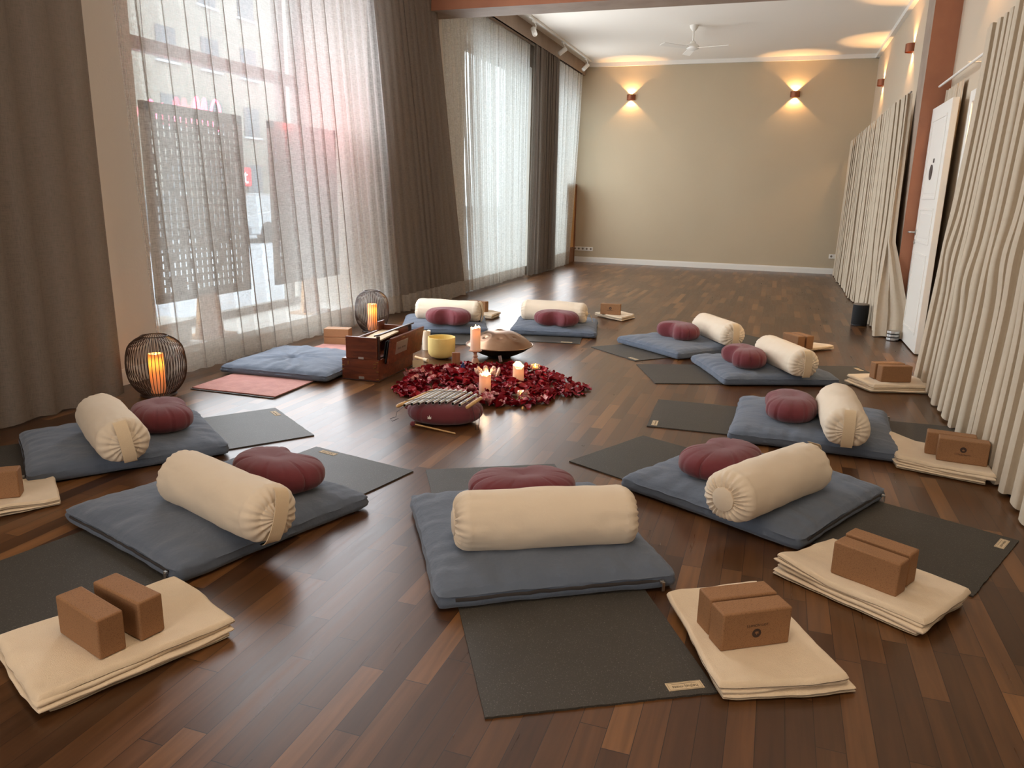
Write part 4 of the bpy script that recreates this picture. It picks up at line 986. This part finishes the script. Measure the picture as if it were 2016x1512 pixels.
# lotus bowl
lb = thing('glass_lotus_bowl', 'rosy glass lotus bowl with rounded petals behind the front pillar candle', 'candle holder', (-1.915, 5.10, 0.018))
MB().lathe([(0.05, 0), (0.075, 0.008), (0.082, 0.022), (0.070, 0.026), (0.06, 0.016), (0.0, 0.014)], 32).build('dish', M['quartzp'], lb)
for ring, (n, rr, hh, tilt, s) in enumerate(((9, 0.088, 0.062, 0.30, 1.0), (7, 0.060, 0.050, 0.12, 0.8))):
    for k in range(n):
        a = 2*PI*k/n+ring*0.4; mb = MB()
        mb.grid(lambda u, v: (0, 0, 0), 2, 2) if False else None
        vs = []; nn = 10
        for i in range(nn):
            for j in range(8):
                ph = PI*i/(nn-1); b = 2*PI*j/8
                vs.append((0.011*s*math.sin(ph)*math.cos(b), 0.021*s*math.sin(ph)*math.sin(b), 0.031*s*(1-math.cos(ph))))
        fs = [(i*8+j, i*8+(j+1) % 8, (i+1)*8+(j+1) % 8, (i+1)*8+j) for i in range(nn-1) for j in range(8)]
        m4 = Matrix.Rotation(a, 4, 'Z') @ Matrix.Translation((rr-0.012, 0, 0.012)) @ Matrix.Rotation(tilt, 4, 'Y')
        MB().add([m4 @ Vector(v) for v in vs], fs).build('glass_petal', M['quartzp'], lb, smooth=60)
MB().lathe([(0.019, 0.018), (0.019, 0.032), (0, 0.031)], 20).build('tealight', M['melt'], lb)
MB().lathe([(0.0005, 0), (0.005, 0.006), (0.0035, 0.016), (0.0003, 0.026)], 12, (0, 0, 0.032)).build('flame', M['flame'], lb)
point('lotus_light', (-1.915, 5.10, 0.07), 0.35, (1.0, 0.52, 0.2), 0.01)

# ------------------------------------------------------------------ lanterns
def lantern(label, loc, h, rmax, seed, nw=54):
    t = thing('wire_lantern', label, 'lantern', loc, seed, 'bulbous wire lanterns')
    def rad(u):   # u 0 bottom .. 1 top
        pts = [(0, 0.52), (0.06, 0.68), (0.15, 0.83), (0.27, 0.945), (0.40, 0.995), (0.55, 1.0), (0.70, 0.965), (0.81, 0.90), (0.89, 0.79), (0.95, 0.62), (1.0, 0.42)]
        for (a, ra), (b, rb_) in zip(pts[:-1], pts[1:]):
            if u <= b: s = (u-a)/(b-a); return ra+(rb_-ra)*s
        return pts[-1][1]
    cage = MB()
    for k in range(nw):
        a = 2*PI*k/nw; cage.tube([(rmax*rad(i/16)*math.cos(a), rmax*rad(i/16)*math.sin(a), 0.012+(h-0.02)*i/16) for i in range(17)], 0.0023, 5, caps=False)
    cage.build('wire_cage', M['wire'], t)
    rg = MB(); rr = rmax*0.44; rg.tube([(rr*math.cos(a), rr*math.sin(a), h-0.008) for a in [2*PI*k/40 for k in range(41)]], 0.0035, 8); rg.build('top_ring', M['wire'], t)
    rg = MB(); rg.lathe([(rmax*0.60, 0.0), (rmax*0.62, 0.006), (rmax*0.60, 0.014), (0, 0.014)], 40); rg.build('base_plate', M['wire'], t)
    cn = thing('led_candle', None, None); C.objects.unlink(cn); bpy.data.objects.remove(cn)
    return t
def led(label, loc, h, r):
    t = thing('lantern_candle', label, 'candle', loc, 0, 'amber candles inside the lanterns')
    MB().lathe([(r*0.96, 0.0), (r, 0.004), (r, h-0.006), (r*0.94, h), (r*0.82, h-0.004), (r*0.78, h-0.03)], 36, caps=False, wob=lambda a, i: 1).build('wax_shell', M['wax_led'], t)
    MB().lathe([(r*0.78, h-0.03), (0, h-0.032)], 36, caps=False).build('wax_top', M['wax_led'], t)
    MB().lathe([(0.0005, 0), (0.006, 0.008), (0.004, 0.018), (0.0003, 0.03)], 12, (0, 0, h-0.028)).build('flame', M['flame'], t)
    point('lantern_light', (loc[0], loc[1], loc[2]+h-0.060), 0.22, (1.0, 0.55, 0.18), 0.015)
    point('lantern_flame_light', (loc[0], loc[1], loc[2]+h+0.01), 0.25, (1.0, 0.55, 0.18), 0.015); return t
lantern('large round dark wire lantern on the floor at the left in front of the curtain', (-3.745, 3.83, 0.001), 0.40, 0.182, 0.1)
led('glowing amber candle inside the large lantern at the left', (-3.745, 3.83, 0.016), 0.26, 0.046)
lantern('smaller-looking wire lantern behind the harmonium beside the stacked blocks', (-3.66, 6.52, 0.001), 0.405, 0.163, 0.3)
led('glowing amber candle inside the lantern behind the harmonium', (-3.66, 6.52, 0.016), 0.255, 0.046)

# ------------------------------------------------------------------ harmonium
hm = thing('harmonium', 'dark reddish wooden harmonium with opened bellows beside the petals', 'musical instrument', (-2.745, 4.70, 0.001), R(2.0))
# local: x to the right (0.145 half width), y away from camera (0..0.60)
W2, LN = 0.145, 0.60
MB().box((0, LN/2, 0.082), (2*W2, LN, 0.150)).build('lower_case', M['redwood'], hm, smooth=0, bevel=0.003)
MB().box((0, LN/2, 0.004), (2*W2+0.012, LN+0.012, 0.008)).build('base_board', M['darkwood'], hm, smooth=0, bevel=0.002)
uc = MB(); uc.box((0.010, 0.010, 0.238), (2*W2-0.045, 0.018, 0.160)); uc.box((-0.108, LN/2, 0.22), (0.016, LN-0.02, 0.125)); uc.box((0.010, LN-0.02, 0.238), (2*W2-0.045, 0.018, 0.160))
uc.box((0.012, LN/2, 0.165), (2*W2-0.05, LN-0.04, 0.012)); uc.build('upper_case', M['redwood'], hm, smooth=0, bevel=0.003)
pst = MB(); pst.box((W2-0.012, 0.030, 0.240), (0.022, 0.022, 0.175)); pst.box((W2-0.012, LN-0.03, 0.240), (0.022, 0.022, 0.175)); pst.build('corner_post', M['darkwood'], hm, smooth=0, bevel=0.003)
rotb = Matrix.Rotation(R(9), 3, 'Y')
MB().box((W2+0.052, LN/2+0.06, 0.215), (0.016, LN-0.02, 0.195), rotb).build('bellows_board', M['redwood'], hm, smooth=0, bevel=0.003)
bl = MB()
for k in range(5):
    f = k/4; xx = W2+0.004+0.038*f
    bl.box((xx, LN/2+0.02, 0.20), (0.006, LN-0.14-0.03*(k % 2), 0.17-0.03*(k % 2)), rotb)
bl.build('bellows', M['black'], hm, smooth=0)
gr = MB(); gr.box((W2+0.0605, LN*0.44, 0.222), (0.003, 0.20, 0.095), rotb); g_ = gr.build('metal_grille', M['steel'], hm, smooth=0, bevel=0.001)
dt = MB()
for q in range(2):
    for k in range(8):
        yy = LN*0.44-0.065+k*0.0165+(0.012 if k > 3 else 0); dt.box((W2+0.0625-0.003*q, yy, 0.236-0.022*q), (0.003, 0.006, 0.014), rotb)
dt.build('grille_slot', M['black'], g_, smooth=0)
MB().tube([(W2+0.063, LN*0.40, 0.290), (W2+0.075, LN*0.41, 0.292), (W2+0.075, LN*0.49, 0.292), (W2+0.063, LN*0.50, 0.290)], 0.003, 8).build('pull_handle', M['brass'], hm)
lid = MB(); lid.box((W2-0.02, LN/2+0.02, 0.333), (0.055, LN-0.02, 0.010), Matrix.Rotation(R(-14), 3, 'Y')); lid.build('lid_flap', M['darkwood'], hm, smooth=0, bevel=0.002)
MB().box((-0.02, LN/2, 0.262), (0.15, LN-0.12, 0.012), Matrix.Rotation(R(3), 3, 'X')).build('top_cloth', M['tagc'], hm, smooth=0, bevel=0.002)
MB().box((-0.10, LN-0.06, 0.30), (0.016, 0.10, 0.10)).build('stop_board', M['redwood'], hm, smooth=0, bevel=0.002)
for (xx, zz, w_, h_) in ((0.01, 0.166, 0.042, 0.016), (0.01, 0.022, 0.042, 0.018)):
    MB().box((xx, -0.002, zz), (w_, 0.004, h_)).build('metal_plate', M['steel'], hm, smooth=0, bevel=0.001)
for (xx, zz, a) in ((-0.092, 0.125, 0), (0.118, 0.105, 70), (0.120, 0.13, 90), (-0.13, 0.105, 90)):
    MB().box((xx, -0.003, zz), (0.005, 0.006, 0.026), Matrix.Rotation(R(a), 3, 'Y')).build('brass_hook', M['brass'], hm, smooth=0)
for zz in (0.02, 0.075, 0.145):
    for s in (-1, 1): MB().box((s*(W2-0.008), -0.001, zz), (0.018, 0.003, 0.007)).build('corner_bracket', M['brass'], hm, smooth=0)

# ------------------------------------------------------------------ bowl, handpan and small things
sb = thing('singing_bowl', 'frosted pale yellow crystal singing bowl beside the harmonium', 'singing bowl', (-2.535, 5.66, 0.001))
MB().lathe([(0.0, 0.006), (0.060, 0.006), (0.092, 0.018), (0.108, 0.042), (0.112, 0.07), (0.113, 0.175), (0.1125, 0.178), (0.105, 0.178), (0.104, 0.07), (0.098, 0.042), (0.084, 0.026), (0.05, 0.016), (0.0, 0.015)], 64).build('bowl_body', M['crystal'], sb, smooth=50)
MB().lathe([(0.052, 0.0), (0.056, 0.003), (0.052, 0.008)], 32).build('rubber_ring', M['black'], sb)
ml = thing('bowl_mallet', 'small beige suede mallet lying between harmonium and singing bowl', 'mallet', (-2.64, 5.50, 0.016))
MB().tube([(-0.075, 0.04, 0), (0.03, -0.02, 0)], 0.011, 14).build('handle', M['palewood'], ml); MB().tube([(0.03, -0.02, 0.0), (0.075, -0.045, 0.0)], 0.015, 16).build('suede_head', M['strap'], ml)
o = MB().box((0, 0, 0.065), (0.062, 0.026, 0.128)).build('wooden_holder', M['brownbox'], None, (-2.265, 5.33, 0.004), R(25), smooth=0, bevel=0.004); tag(o, 'upright brown wooden holder between the singing bowl and the petals', 'holder')
o = MB().lathe([(0.0, 0), (0.017, 0.0), (0.017, 0.045), (0.010, 0.055), (0.008, 0.072), (0.0, 0.073)], 20).build('glass_bottle', M['tealfab'], None, (-2.165, 5.23, 0.012), smooth=40); tag(o, 'tiny dark blue bottle standing in the petals beside the brown holder', 'bottle')
o = MB().box((0, 0, 0.03), (0.085, 0.004, 0.055), Matrix.Rotation(R(-12), 3, 'X')).build('oracle_card', M['tagc'], None, (-2.545, 5.235, 0.006), R(30), smooth=0); tag(o, 'small upright greenish card in front of the singing bowl', 'card')
o = MB().box((0, 0, 0.028), (0.030, 0.003, 0.050), Matrix.Rotation(R(-15), 3, 'Y')).build('oracle_card', M['steel'], None, (-1.99, 5.58, 0.03), R(-20), smooth=0); tag(o, 'small tilted silvery card under the handpan at the rear petals', 'card')
hp = thing('handpan', 'bronze-coloured handpan with round tone dimples and dark underside', 'handpan', (-2.12, 5.92, 0.001))
def pan_top(r_):   # height of the upper shell
    return 0.105+0.122*(1-(r_/0.28)**2.3)
dim = [(0.0, 0.0)]+[(0.168*math.cos(2*PI*k/8+0.35), 0.168*math.sin(2*PI*k/8+0.35)) for k in range(8)]
vs = []; nr, ns_ = 46, 120
for i in range(nr):
    r_ = 0.28*(i/(nr-1))
    for k in range(ns_):
        a = 2*PI*k/ns_; x, y = r_*math.cos(a), r_*math.sin(a); z = pan_top(r_)
        if r_ < 0.05: z += 0.010*(math.exp(-(r_/0.028)**2))
        for (dx, dy) in dim[1:]:
            d = math.hypot(x-dx, y-dy)
            if d < 0.052: z -= 0.0035*(1-(d/0.052)**6)
            if d < 0.03: z -= 0.009*math.exp(-(d/0.014)**2)
        vs.append((x, y, z))
fs = [(i*ns_+k, (i+1)*ns_+k, (i+1)*ns_+(k+1) % ns_, i*ns_+(k+1) % ns_) for i in range(nr-1) for k in range(ns_)]
MB().add(vs, fs).build('upper_shell', M['pan_top'], hp, smooth=50)
MB().lathe([(0.0, 0.003), (0.07, 0.003), (0.10, 0.008), (0.16, 0.030), (0.22, 0.060), (0.264, 0.090), (0.28, 0.104)], 96).build('lower_shell', M['pan_bot'], hp, smooth=60)
MB().tube([(0.281*math.cos(a), 0.281*math.sin(a), 0.105) for a in [2*PI*k/96 for k in range(97)]], 0.0045, 8).build('rim', M['pan_top'], hp)
MB().lathe([(0.095, 0.0), (0.098, 0.003), (0.095, 0.006), (0, 0.006)], 40).build('stand_ring', M['black'], hp)

# burgundy cushion carrying the tube chime
ic = crescent('round_cushion', 'burgundy round cushion with white lotus mark carrying the metal tube chime', -1.775, 4.015, 17, 11.0, z=0.001, a=0.165, b=0.225, h=0.135, notch=0.0, group='burgundy instrument cushion')
if 'group' in ic: del ic['group']
lm = MB(); lotus_petals(lm, 0.024, 0, 0, 0, 1)
lo = lm.build('lotus_mark', M['whitetag'], ic, smooth=0); lo.rotation_euler = (R(-12), 0, R(-14)); lo.location = (-0.072, -0.166, 0.058)
tc_ = thing('tube_chime', 'metal tube chime with nine tubes and two pale wooden rods on the burgundy cushion', 'chime', (0, 0, 0))
near = [(-1.951, 3.732), (-1.92, 3.769), (-1.894, 3.81), (-1.863, 3.835), (-1.829, 3.862), (-1.794, 3.883), (-1.759, 3.898), (-1.729, 3.922), (-1.682, 3.914), (-1.635, 3.904), (-1.578, 3.871)]
far_ = [(-1.916, 4.155), (-1.896, 4.171), (-1.873, 4.181), (-1.848, 4.200), (-1.814, 4.193), (-1.785, 4.204), (-1.752, 4.206), (-1.717, 4.195), (-1.677, 4.187), (-1.631, 4.154), (-1.580, 4.106)]
for k, (a, b) in enumerate(zip(near, far_)):
    A = Vector((a[0], a[1], 0.143)); B = Vector((b[0], b[1], 0.143))
    if k in (0, 10):
        d = B-A; MB().tube([A, A+d*0.012, A+d*0.04, A+d*0.5, A+d*0.96, A+d*0.988, B], [0.003, 0.008, 0.0105, 0.0115, 0.0105, 0.008, 0.003], 14).build('wooden_rod', M['palewood'], tc_)
    else:
        n = 18; d = (B-A).normalized(); u = d.cross(Vector((0, 0, 1))).normalized(); w = u.cross(d); vs = []; fs = []
        for (P_, rr) in ((A+d*0.01, 0.0072), (A, 0.0072), (A, 0.0098), (B, 0.0098), (B, 0.0072), (A+d*0.012, 0.0072)):
            for q in range(n): vs.append(P_+u*math.cos(2*PI*q/n)*rr+w*math.sin(2*PI*q/n)*rr)
        for i in range(1, 5):
            for q in range(n): fs.append((i*n+q, i*n+(q+1) % n, (i+1)*n+(q+1) % n, (i+1)*n+q))
        MB().add(vs, fs).build('metal_tube', M['steel'], tc_, smooth=40)
for f, nm in ((0.22, 'cord'), (0.78, 'cord')):
    pts = [(a[0]+(b[0]-a[0])*f, a[1]+(b[1]-a[1])*f, 0.1555) for a, b in zip(near, far_)]
    MB().tube(pts, 0.0016, 6).build('cord', M['black'], tc_)
p0 = (near[0][0]+0.008, near[0][1]+0.10, 0.13); MB().tube([p0, (-1.985, 3.80, 0.09), (-1.99, 3.795, 0.06), (-2.02, 3.78, 0.05), (-2.00, 3.77, 0.04), (-1.97, 3.79, 0.055)], 0.0016, 6).build('cord', M['black'], tc_)
MB().tube([(-1.575, 3.94, 0.135), (-1.54, 3.90, 0.08), (-1.515, 3.86, 0.02), (-1.505, 3.87, 0.02), (-1.53, 3.96, 0.09), (-1.55, 4.03, 0.13)], 0.0016, 6).build('cord', M['black'], tc_)
mt = thing('chime_mallet', 'thin wooden mallet with burgundy ball head on the floor before the round cushion', 'mallet', (0, 0, 0))
MB().tube([(-1.885, 3.836, 0.016), (-1.615, 3.795, 0.006)], 0.0045, 10).build('handle', M['palewood'], mt)
MB().lathe([(0.0003, -0.017), (0.010, -0.014), (0.0165, -0.005), (0.0165, 0.005), (0.010, 0.014), (0.0003, 0.017)], 20, (-1.902, 3.836, 0.018)).build('ball_head', M['zafu'], mt)

# ------------------------------------------------------------------ rose petals
rnd = random.Random(77)
def petal_mesh(seed, curl, mm):
    q = random.Random(seed); mb = MB(); nu, nv = 9, 8; w = 0.026; l = 0.050; c1, c2 = q.uniform(0.35, 1.0)*curl, q.uniform(-0.2, 0.7)*curl; ph = q.uniform(0, 6)
    def fn(u, v):
        a = u*2-1; s = v; width = math.sin(PI*min(1, (s*0.86+0.10)))**0.6*(0.45+0.65*s)
        x = a*w*width; y = s*l-l/2
        z = c1*0.020*(a*a)*width+c2*0.022*(s-0.5)**2*4*0.25+0.0035*math.sin(ph+a*3+s*5)
        if s > 0.85: z -= 0.010*(s-0.85)/0.15*c1
        return (x, y, z)
    mb.grid(fn, nu, nv); zs = min(v[2] for v in mb.v); mb.v = [(x, y, z-zs) for x, y, z in mb.v]
    o = mb.build('rose_petal', mm, recalc=False, smooth=60); me = o.data; bpy.data.objects.remove(o); return me
PM = [petal_mesh(i, 1.2, M['petal'] if i % 2 else M['petal2']) for i in range(8)]
PP = [petal_mesh(20+i, 1.2, M['petalp']) for i in range(3)]
cx0, cy0, RX = -1.875, 4.935, 0.64
def in_ring(x, y): return math.hypot(x-cx0, y-cy0)
blockers = [(-2.174, 5.505, 0.05), (-1.774, 4.678, 0.045), (-1.655, 5.032, 0.045), (-1.915, 5.10, 0.095), (-1.488, 4.632, 0.045), (-1.66, 5.46, 0.045), (-2.265, 5.33, 0.04)]
def spot(q, rmax, edge=False):
    while True:
        a = q.uniform(0, 2*PI); r_ = rmax*(math.sqrt(q.uniform(0, 1)) if not edge else q.uniform(0.86, 1.06)); r_ *= 1+0.06*math.sin(3*a+1)+0.05*math.sin(7*a)
        x, y = cx0+r_*math.cos(a), cy0+r_*math.sin(a)*1.02
        if all(math.hypot(x-b[0], y-b[1]) > b[2] for b in blockers) and not (math.hypot((x+1.775)/0.22, (y-4.02)/0.20) < 1) and not (x < -2.40 and y > 5.25): return x, y, r_
# a dense under-layer nobody could count
und = MB(); q = random.Random(5)
for k in range(900):
    x, y, r_ = spot(q, RX*0.97); me = PM[q.randrange(8)]; z = 0.001+max(0, 0.022*(1-(r_/RX)**4))*q.random()
    m4 = Matrix.Translation((x, y, z+0.004)) @ Matrix.Rotation(q.uniform(0, 6.28), 4, 'Z') @ Matrix.Rotation(q.uniform(-0.5, 0.5), 4, 'X') @ Matrix.Rotation(q.uniform(-0.5, 0.5), 4, 'Y')
    vs = [m4 @ v.co for v in me.vertices]; vs = [(v.x, v.y, max(v.z, 0.0008)) for v in vs]
    und.add(vs, [tuple(p.vertices) for p in me.polygons])
uo = und.build('rose_petals', M['petal2'], recalc=False, smooth=60); tag(uo, 'dense bed of dark red rose petals around the candles', 'petals', None, 'stuff')
for k in range(292):
    pink = k >= 232
    x, y, r_ = spot(rnd, RX*1.0, edge=(k % 4 == 0 and not pink))
    if pink:
        a = rnd.choice([rnd.uniform(-1.9, -0.4), rnd.uniform(2.5, 3.7), rnd.uniform(-1.9, -1.0)]); r_ = RX*rnd.uniform(0.55, 0.95); x, y = cx0+r_*math.cos(a), cy0+r_*math.sin(a)
    me = rnd.choice(PP if pink else PM)
    o = bpy.data.objects.new('rose_petal', me); C.objects.link(o)
    s = rnd.uniform(0.8, 1.35)*(1.15 if pink else 1); o.scale = (s, s, s)
    z = 0.012+max(0, 0.028*(1-(r_/RX)**3)) if r_ < RX*0.98 else 0.002
    o.location = (x, y, z+rnd.uniform(0, 0.008)*(r_ < RX*0.98))
    tl = 0.75 if r_ < RX*0.98 else 0.25
    o.rotation_euler = (rnd.uniform(-tl, tl), rnd.uniform(-tl, tl), rnd.uniform(0, 6.28))
    if pink: tag(o, 'blush pink striped rose petal lying among the red ones', 'petal', 'pink rose petals')
    else: tag(o, 'dark red rose petal on the heap around the candles', 'petal', 'red rose petals')
o = bpy.data.objects.new('rose_petal', PM[1]); C.objects.link(o); o.location = (-1.155, 4.955, 0.001); tag(o, 'single red rose petal fallen apart from the heap at its right', 'petal')

# ------------------------------------------------------------------ fixtures
def sconce(loc, rz, label, e=16):
    t = thing('wall_sconce', label, 'wall lamp', loc, rz, 'copper wall sconces')
    # local: wall at y=0, lamp extends to -y
    n = 28; mb = MB(); hh = 0.05; rx, ry = 0.085, 0.085
    vs = []; fs = []
    for (r_, z) in ((1, -hh), (1, hh), (0.96, hh), (0.96, -hh)):
        for k in range(n+1):
            a = PI+PI*k/n; vs.append((rx*r_*math.cos(a), ry*r_*math.sin(a)-0.012, z))
    for i in range(4):
        for k in range(n): fs.append((i*(n+1)+k, i*(n+1)+k+1, ((i+1) % 4)*(n+1)+k+1, ((i+1) % 4)*(n+1)+k))
    mb.add(vs, fs); mb.box((0, -0.006, 0), (2*rx, 0.012, 2*hh)); mb.build('shade', M['copper'], t, smooth=50)
    MB().lathe([(0.0, -0.016), (0.018, -0.012), (0.018, 0.012), (0.0, 0.016)], 16, (0, -0.05, 0)).build('bulb', M['lampglow'], t)
    for s in (1, -1):
        d = bpy.data.lights.new('sconce_beam', 'SPOT'); d.energy = e; d.color = (1.0, 0.55, 0.22); d.spot_size = R(104); d.spot_blend = 0.25; d.shadow_soft_size = 0.01
        o = bpy.data.objects.new('sconce_beam', d); C.objects.link(o); o.parent = t; o.location = (0, -0.045, s*0.03); o.rotation_euler = ((0 if s < 0 else PI), 0, 0)
    return t
sconce((-2.986, YF, 3.25), 0, 'copper wall lamp on the far wall, left one')
sconce((0.055, YF, 3.25), 0, 'copper wall lamp on the far wall, right one')
sconce((XR, 14.5, 3.25), -PI/2, 'copper wall lamp on the right wall, nearest to the far corner')
sconce((XR, 11.45, 3.25), -PI/2, 'copper wall lamp on the right wall, large one next to the pillar')
sconce((XR, 7.1, 3.22), -PI/2, 'copper wall lamp above the doorway, only its light visible at the top edge')
# ceiling fan
fn_ = thing('ceiling_fan', 'white three-blade ceiling fan in the rear hall', 'fan', (-1.51, 12.75, ZC))
MB().lathe([(0.065, 0.0), (0.06, -0.03), (0.03, -0.075), (0.014, -0.085)], 28).build('canopy', M['white'], fn_)
MB().tube([(0, 0, -0.06), (0, 0, -0.26)], 0.012, 12).build('down_rod', M['white'], fn_)
MB().lathe([(0.014, -0.22), (0.04, -0.235), (0.045, -0.26), (0.09, -0.285), (0.105, -0.31), (0.09, -0.335), (0.05, -0.35), (0.0, -0.352)], 32).build('motor', M['white'], fn_)
for a in (-0.25, 1.85, 3.95):
    m4 = Matrix.Rotation(a, 4, 'Z') @ Matrix.Translation((0.33, 0, -0.325)) @ Matrix.Rotation(0.2, 4, 'X')
    b = MB().add([m4 @ Vector(v) for v in [(-0.25, -0.035, 0), (-0.20, -0.05, 0), (0.25, -0.06, 0), (0.27, 0, 0), (0.25, 0.06, 0), (-0.20, 0.05, 0), (-0.25, 0.035, 0)]+[(-0.25, -0.035, 0.006), (-0.20, -0.05, 0.006), (0.25, -0.06, 0.006), (0.27, 0, 0.006), (0.25, 0.06, 0.006), (-0.20, 0.05, 0.006), (-0.25, 0.035, 0.006)]],
        [tuple(range(7)), tuple(range(7, 14))]+[(i, (i+1) % 7, (i+1) % 7+7, i+7) for i in range(7)]); b.build('blade', M['white'], fn_, smooth=0)
# track with three spots
tk = thing('track_light', 'white ceiling track with three spotlights near the hall windows', 'track light', (0, 0, 0))
MB().box((-3.74, 13.45, ZC-0.018), (0.036, 3.9, 0.036)).build('track', M['white'], tk, smooth=0, bevel=0.002)
for (yy, ax, ay) in ((11.72, 0.5, -0.75), (13.35, -0.95, -0.35), (15.0, -0.5, -0.75)):
    s = thing('spot_head', None, None, (-3.74, yy, ZC-0.036)); s.parent = tk
    d = Vector((ax, ay, -0.75)).normalized(); q_ = d.to_track_quat('Z', 'Y').to_matrix()
    mb = MB(); mb.lathe([(0.0, -0.075), (0.034, -0.075), (0.038, -0.07), (0.038, 0.08), (0.034, 0.085), (0.03, 0.07), (0.0, 0.07)], 24, (0.0, 0.0, -0.15), rot=q_)
    mb.box((0, 0, -0.015), (0.03, 0.09, 0.03)); mb.tube([(0, 0, -0.02), (0.03, 0, -0.07), (0.025, 0, -0.15)], 0.007, 8)
    me = mb.build('spotlight', M['white'], tk, smooth=40); me.location = s.location; bpy.data.objects.remove(s)
# sockets on the far wall
def sockets(loc, n, label):
    t = thing('wall_socket', label, 'socket', loc)
    for k in range(n):
        p = MB().box(((k-(n-1)/2)*0.085, -0.006, 0), (0.082, 0.012, 0.082)).build('socket_plate', M['white'], t, smooth=0, bevel=0.003)
        MB().lathe([(0.021, 0), (0.019, 0.002)], 20, ((k-(n-1)/2)*0.085, -0.0125, 0), rot=Matrix.Rotation(PI/2, 3, 'X')).build('socket_hole', M['lattice'], p)
    return t
sockets((-3.83, YF, 0.275), 5, 'row of white wall sockets low on the far wall, at its left end')
sockets((1.05, YF, 0.335), 2, 'pair of white wall sockets low on the far wall, at its right end')
# leaning frame in the far left corner
lf_ = thing('leaning_frame', 'slim wooden framed panel leaning in the far left corner beside the last window', 'frame', (-4.02, 15.25, 0.0), 0)
fr = MB(); 
for (y0, y1, z0, z1) in ((-0.5, -0.47, 0.3, 1.58), (0.47, 0.5, 0.0, 1.58), (-0.5, 0.5, 1.55, 1.58), (-0.5, 0.5, 0.28, 0.31)): fr.box((0, (y0+y1)/2, (z0+z1)/2), (0.04, y1-y0, z1-z0))
fr.build('frame_bars', M['brownbox'], lf_, smooth=0)
MB().box((-0.012, 0.0, 0.93), (0.012, 0.94, 1.24)).build('frame_panel', M['palewood'], lf_, smooth=0)
MB().box((-0.005, 0.0, 0.14), (0.02, 0.94, 0.27)).build('lower_panel', M['brownbox'], lf_, smooth=0)
# speaker and weights
sp_ = thing('loudspeaker', 'black cylindrical speaker on the floor in front of the right hall curtain', 'speaker', (0.96, 9.22, 0.001))
MB().lathe([(0.080, 0.012), (0.083, 0.02), (0.083, 0.225), (0.078, 0.235), (0.0, 0.235)], 40).build('speaker_body', M['fabricblk'], sp_, smooth=50)
MB().lathe([(0.078, 0.0), (0.082, 0.004), (0.082, 0.014), (0.0, 0.014)], 40).build('base_ring', M['black'], sp_); MB().lathe([(0.079, 0.225), (0.081, 0.238), (0.074, 0.242), (0.0, 0.240)], 40).build('top_cap', M['lattice'], sp_)
dw = thing('door_stop', 'stack of three shiny metal rings standing on the floor at the open door', 'door stop', (1.19, 8.32, 0.001))
for k in range(3):
    z = k*0.034; MB().lathe([(0.052, z+0.004), (0.058, z+0.006), (0.059, z+0.016), (0.058, z+0.028), (0.052, z+0.031), (0.0, z+0.031)], 32).build('metal_ring', M['steel'], dw, smooth=40)
    MB().lathe([(0.053, z), (0.0535, z+0.005), (0.0, z+0.005)], 32).build('rubber_ring', M['black'], dw)
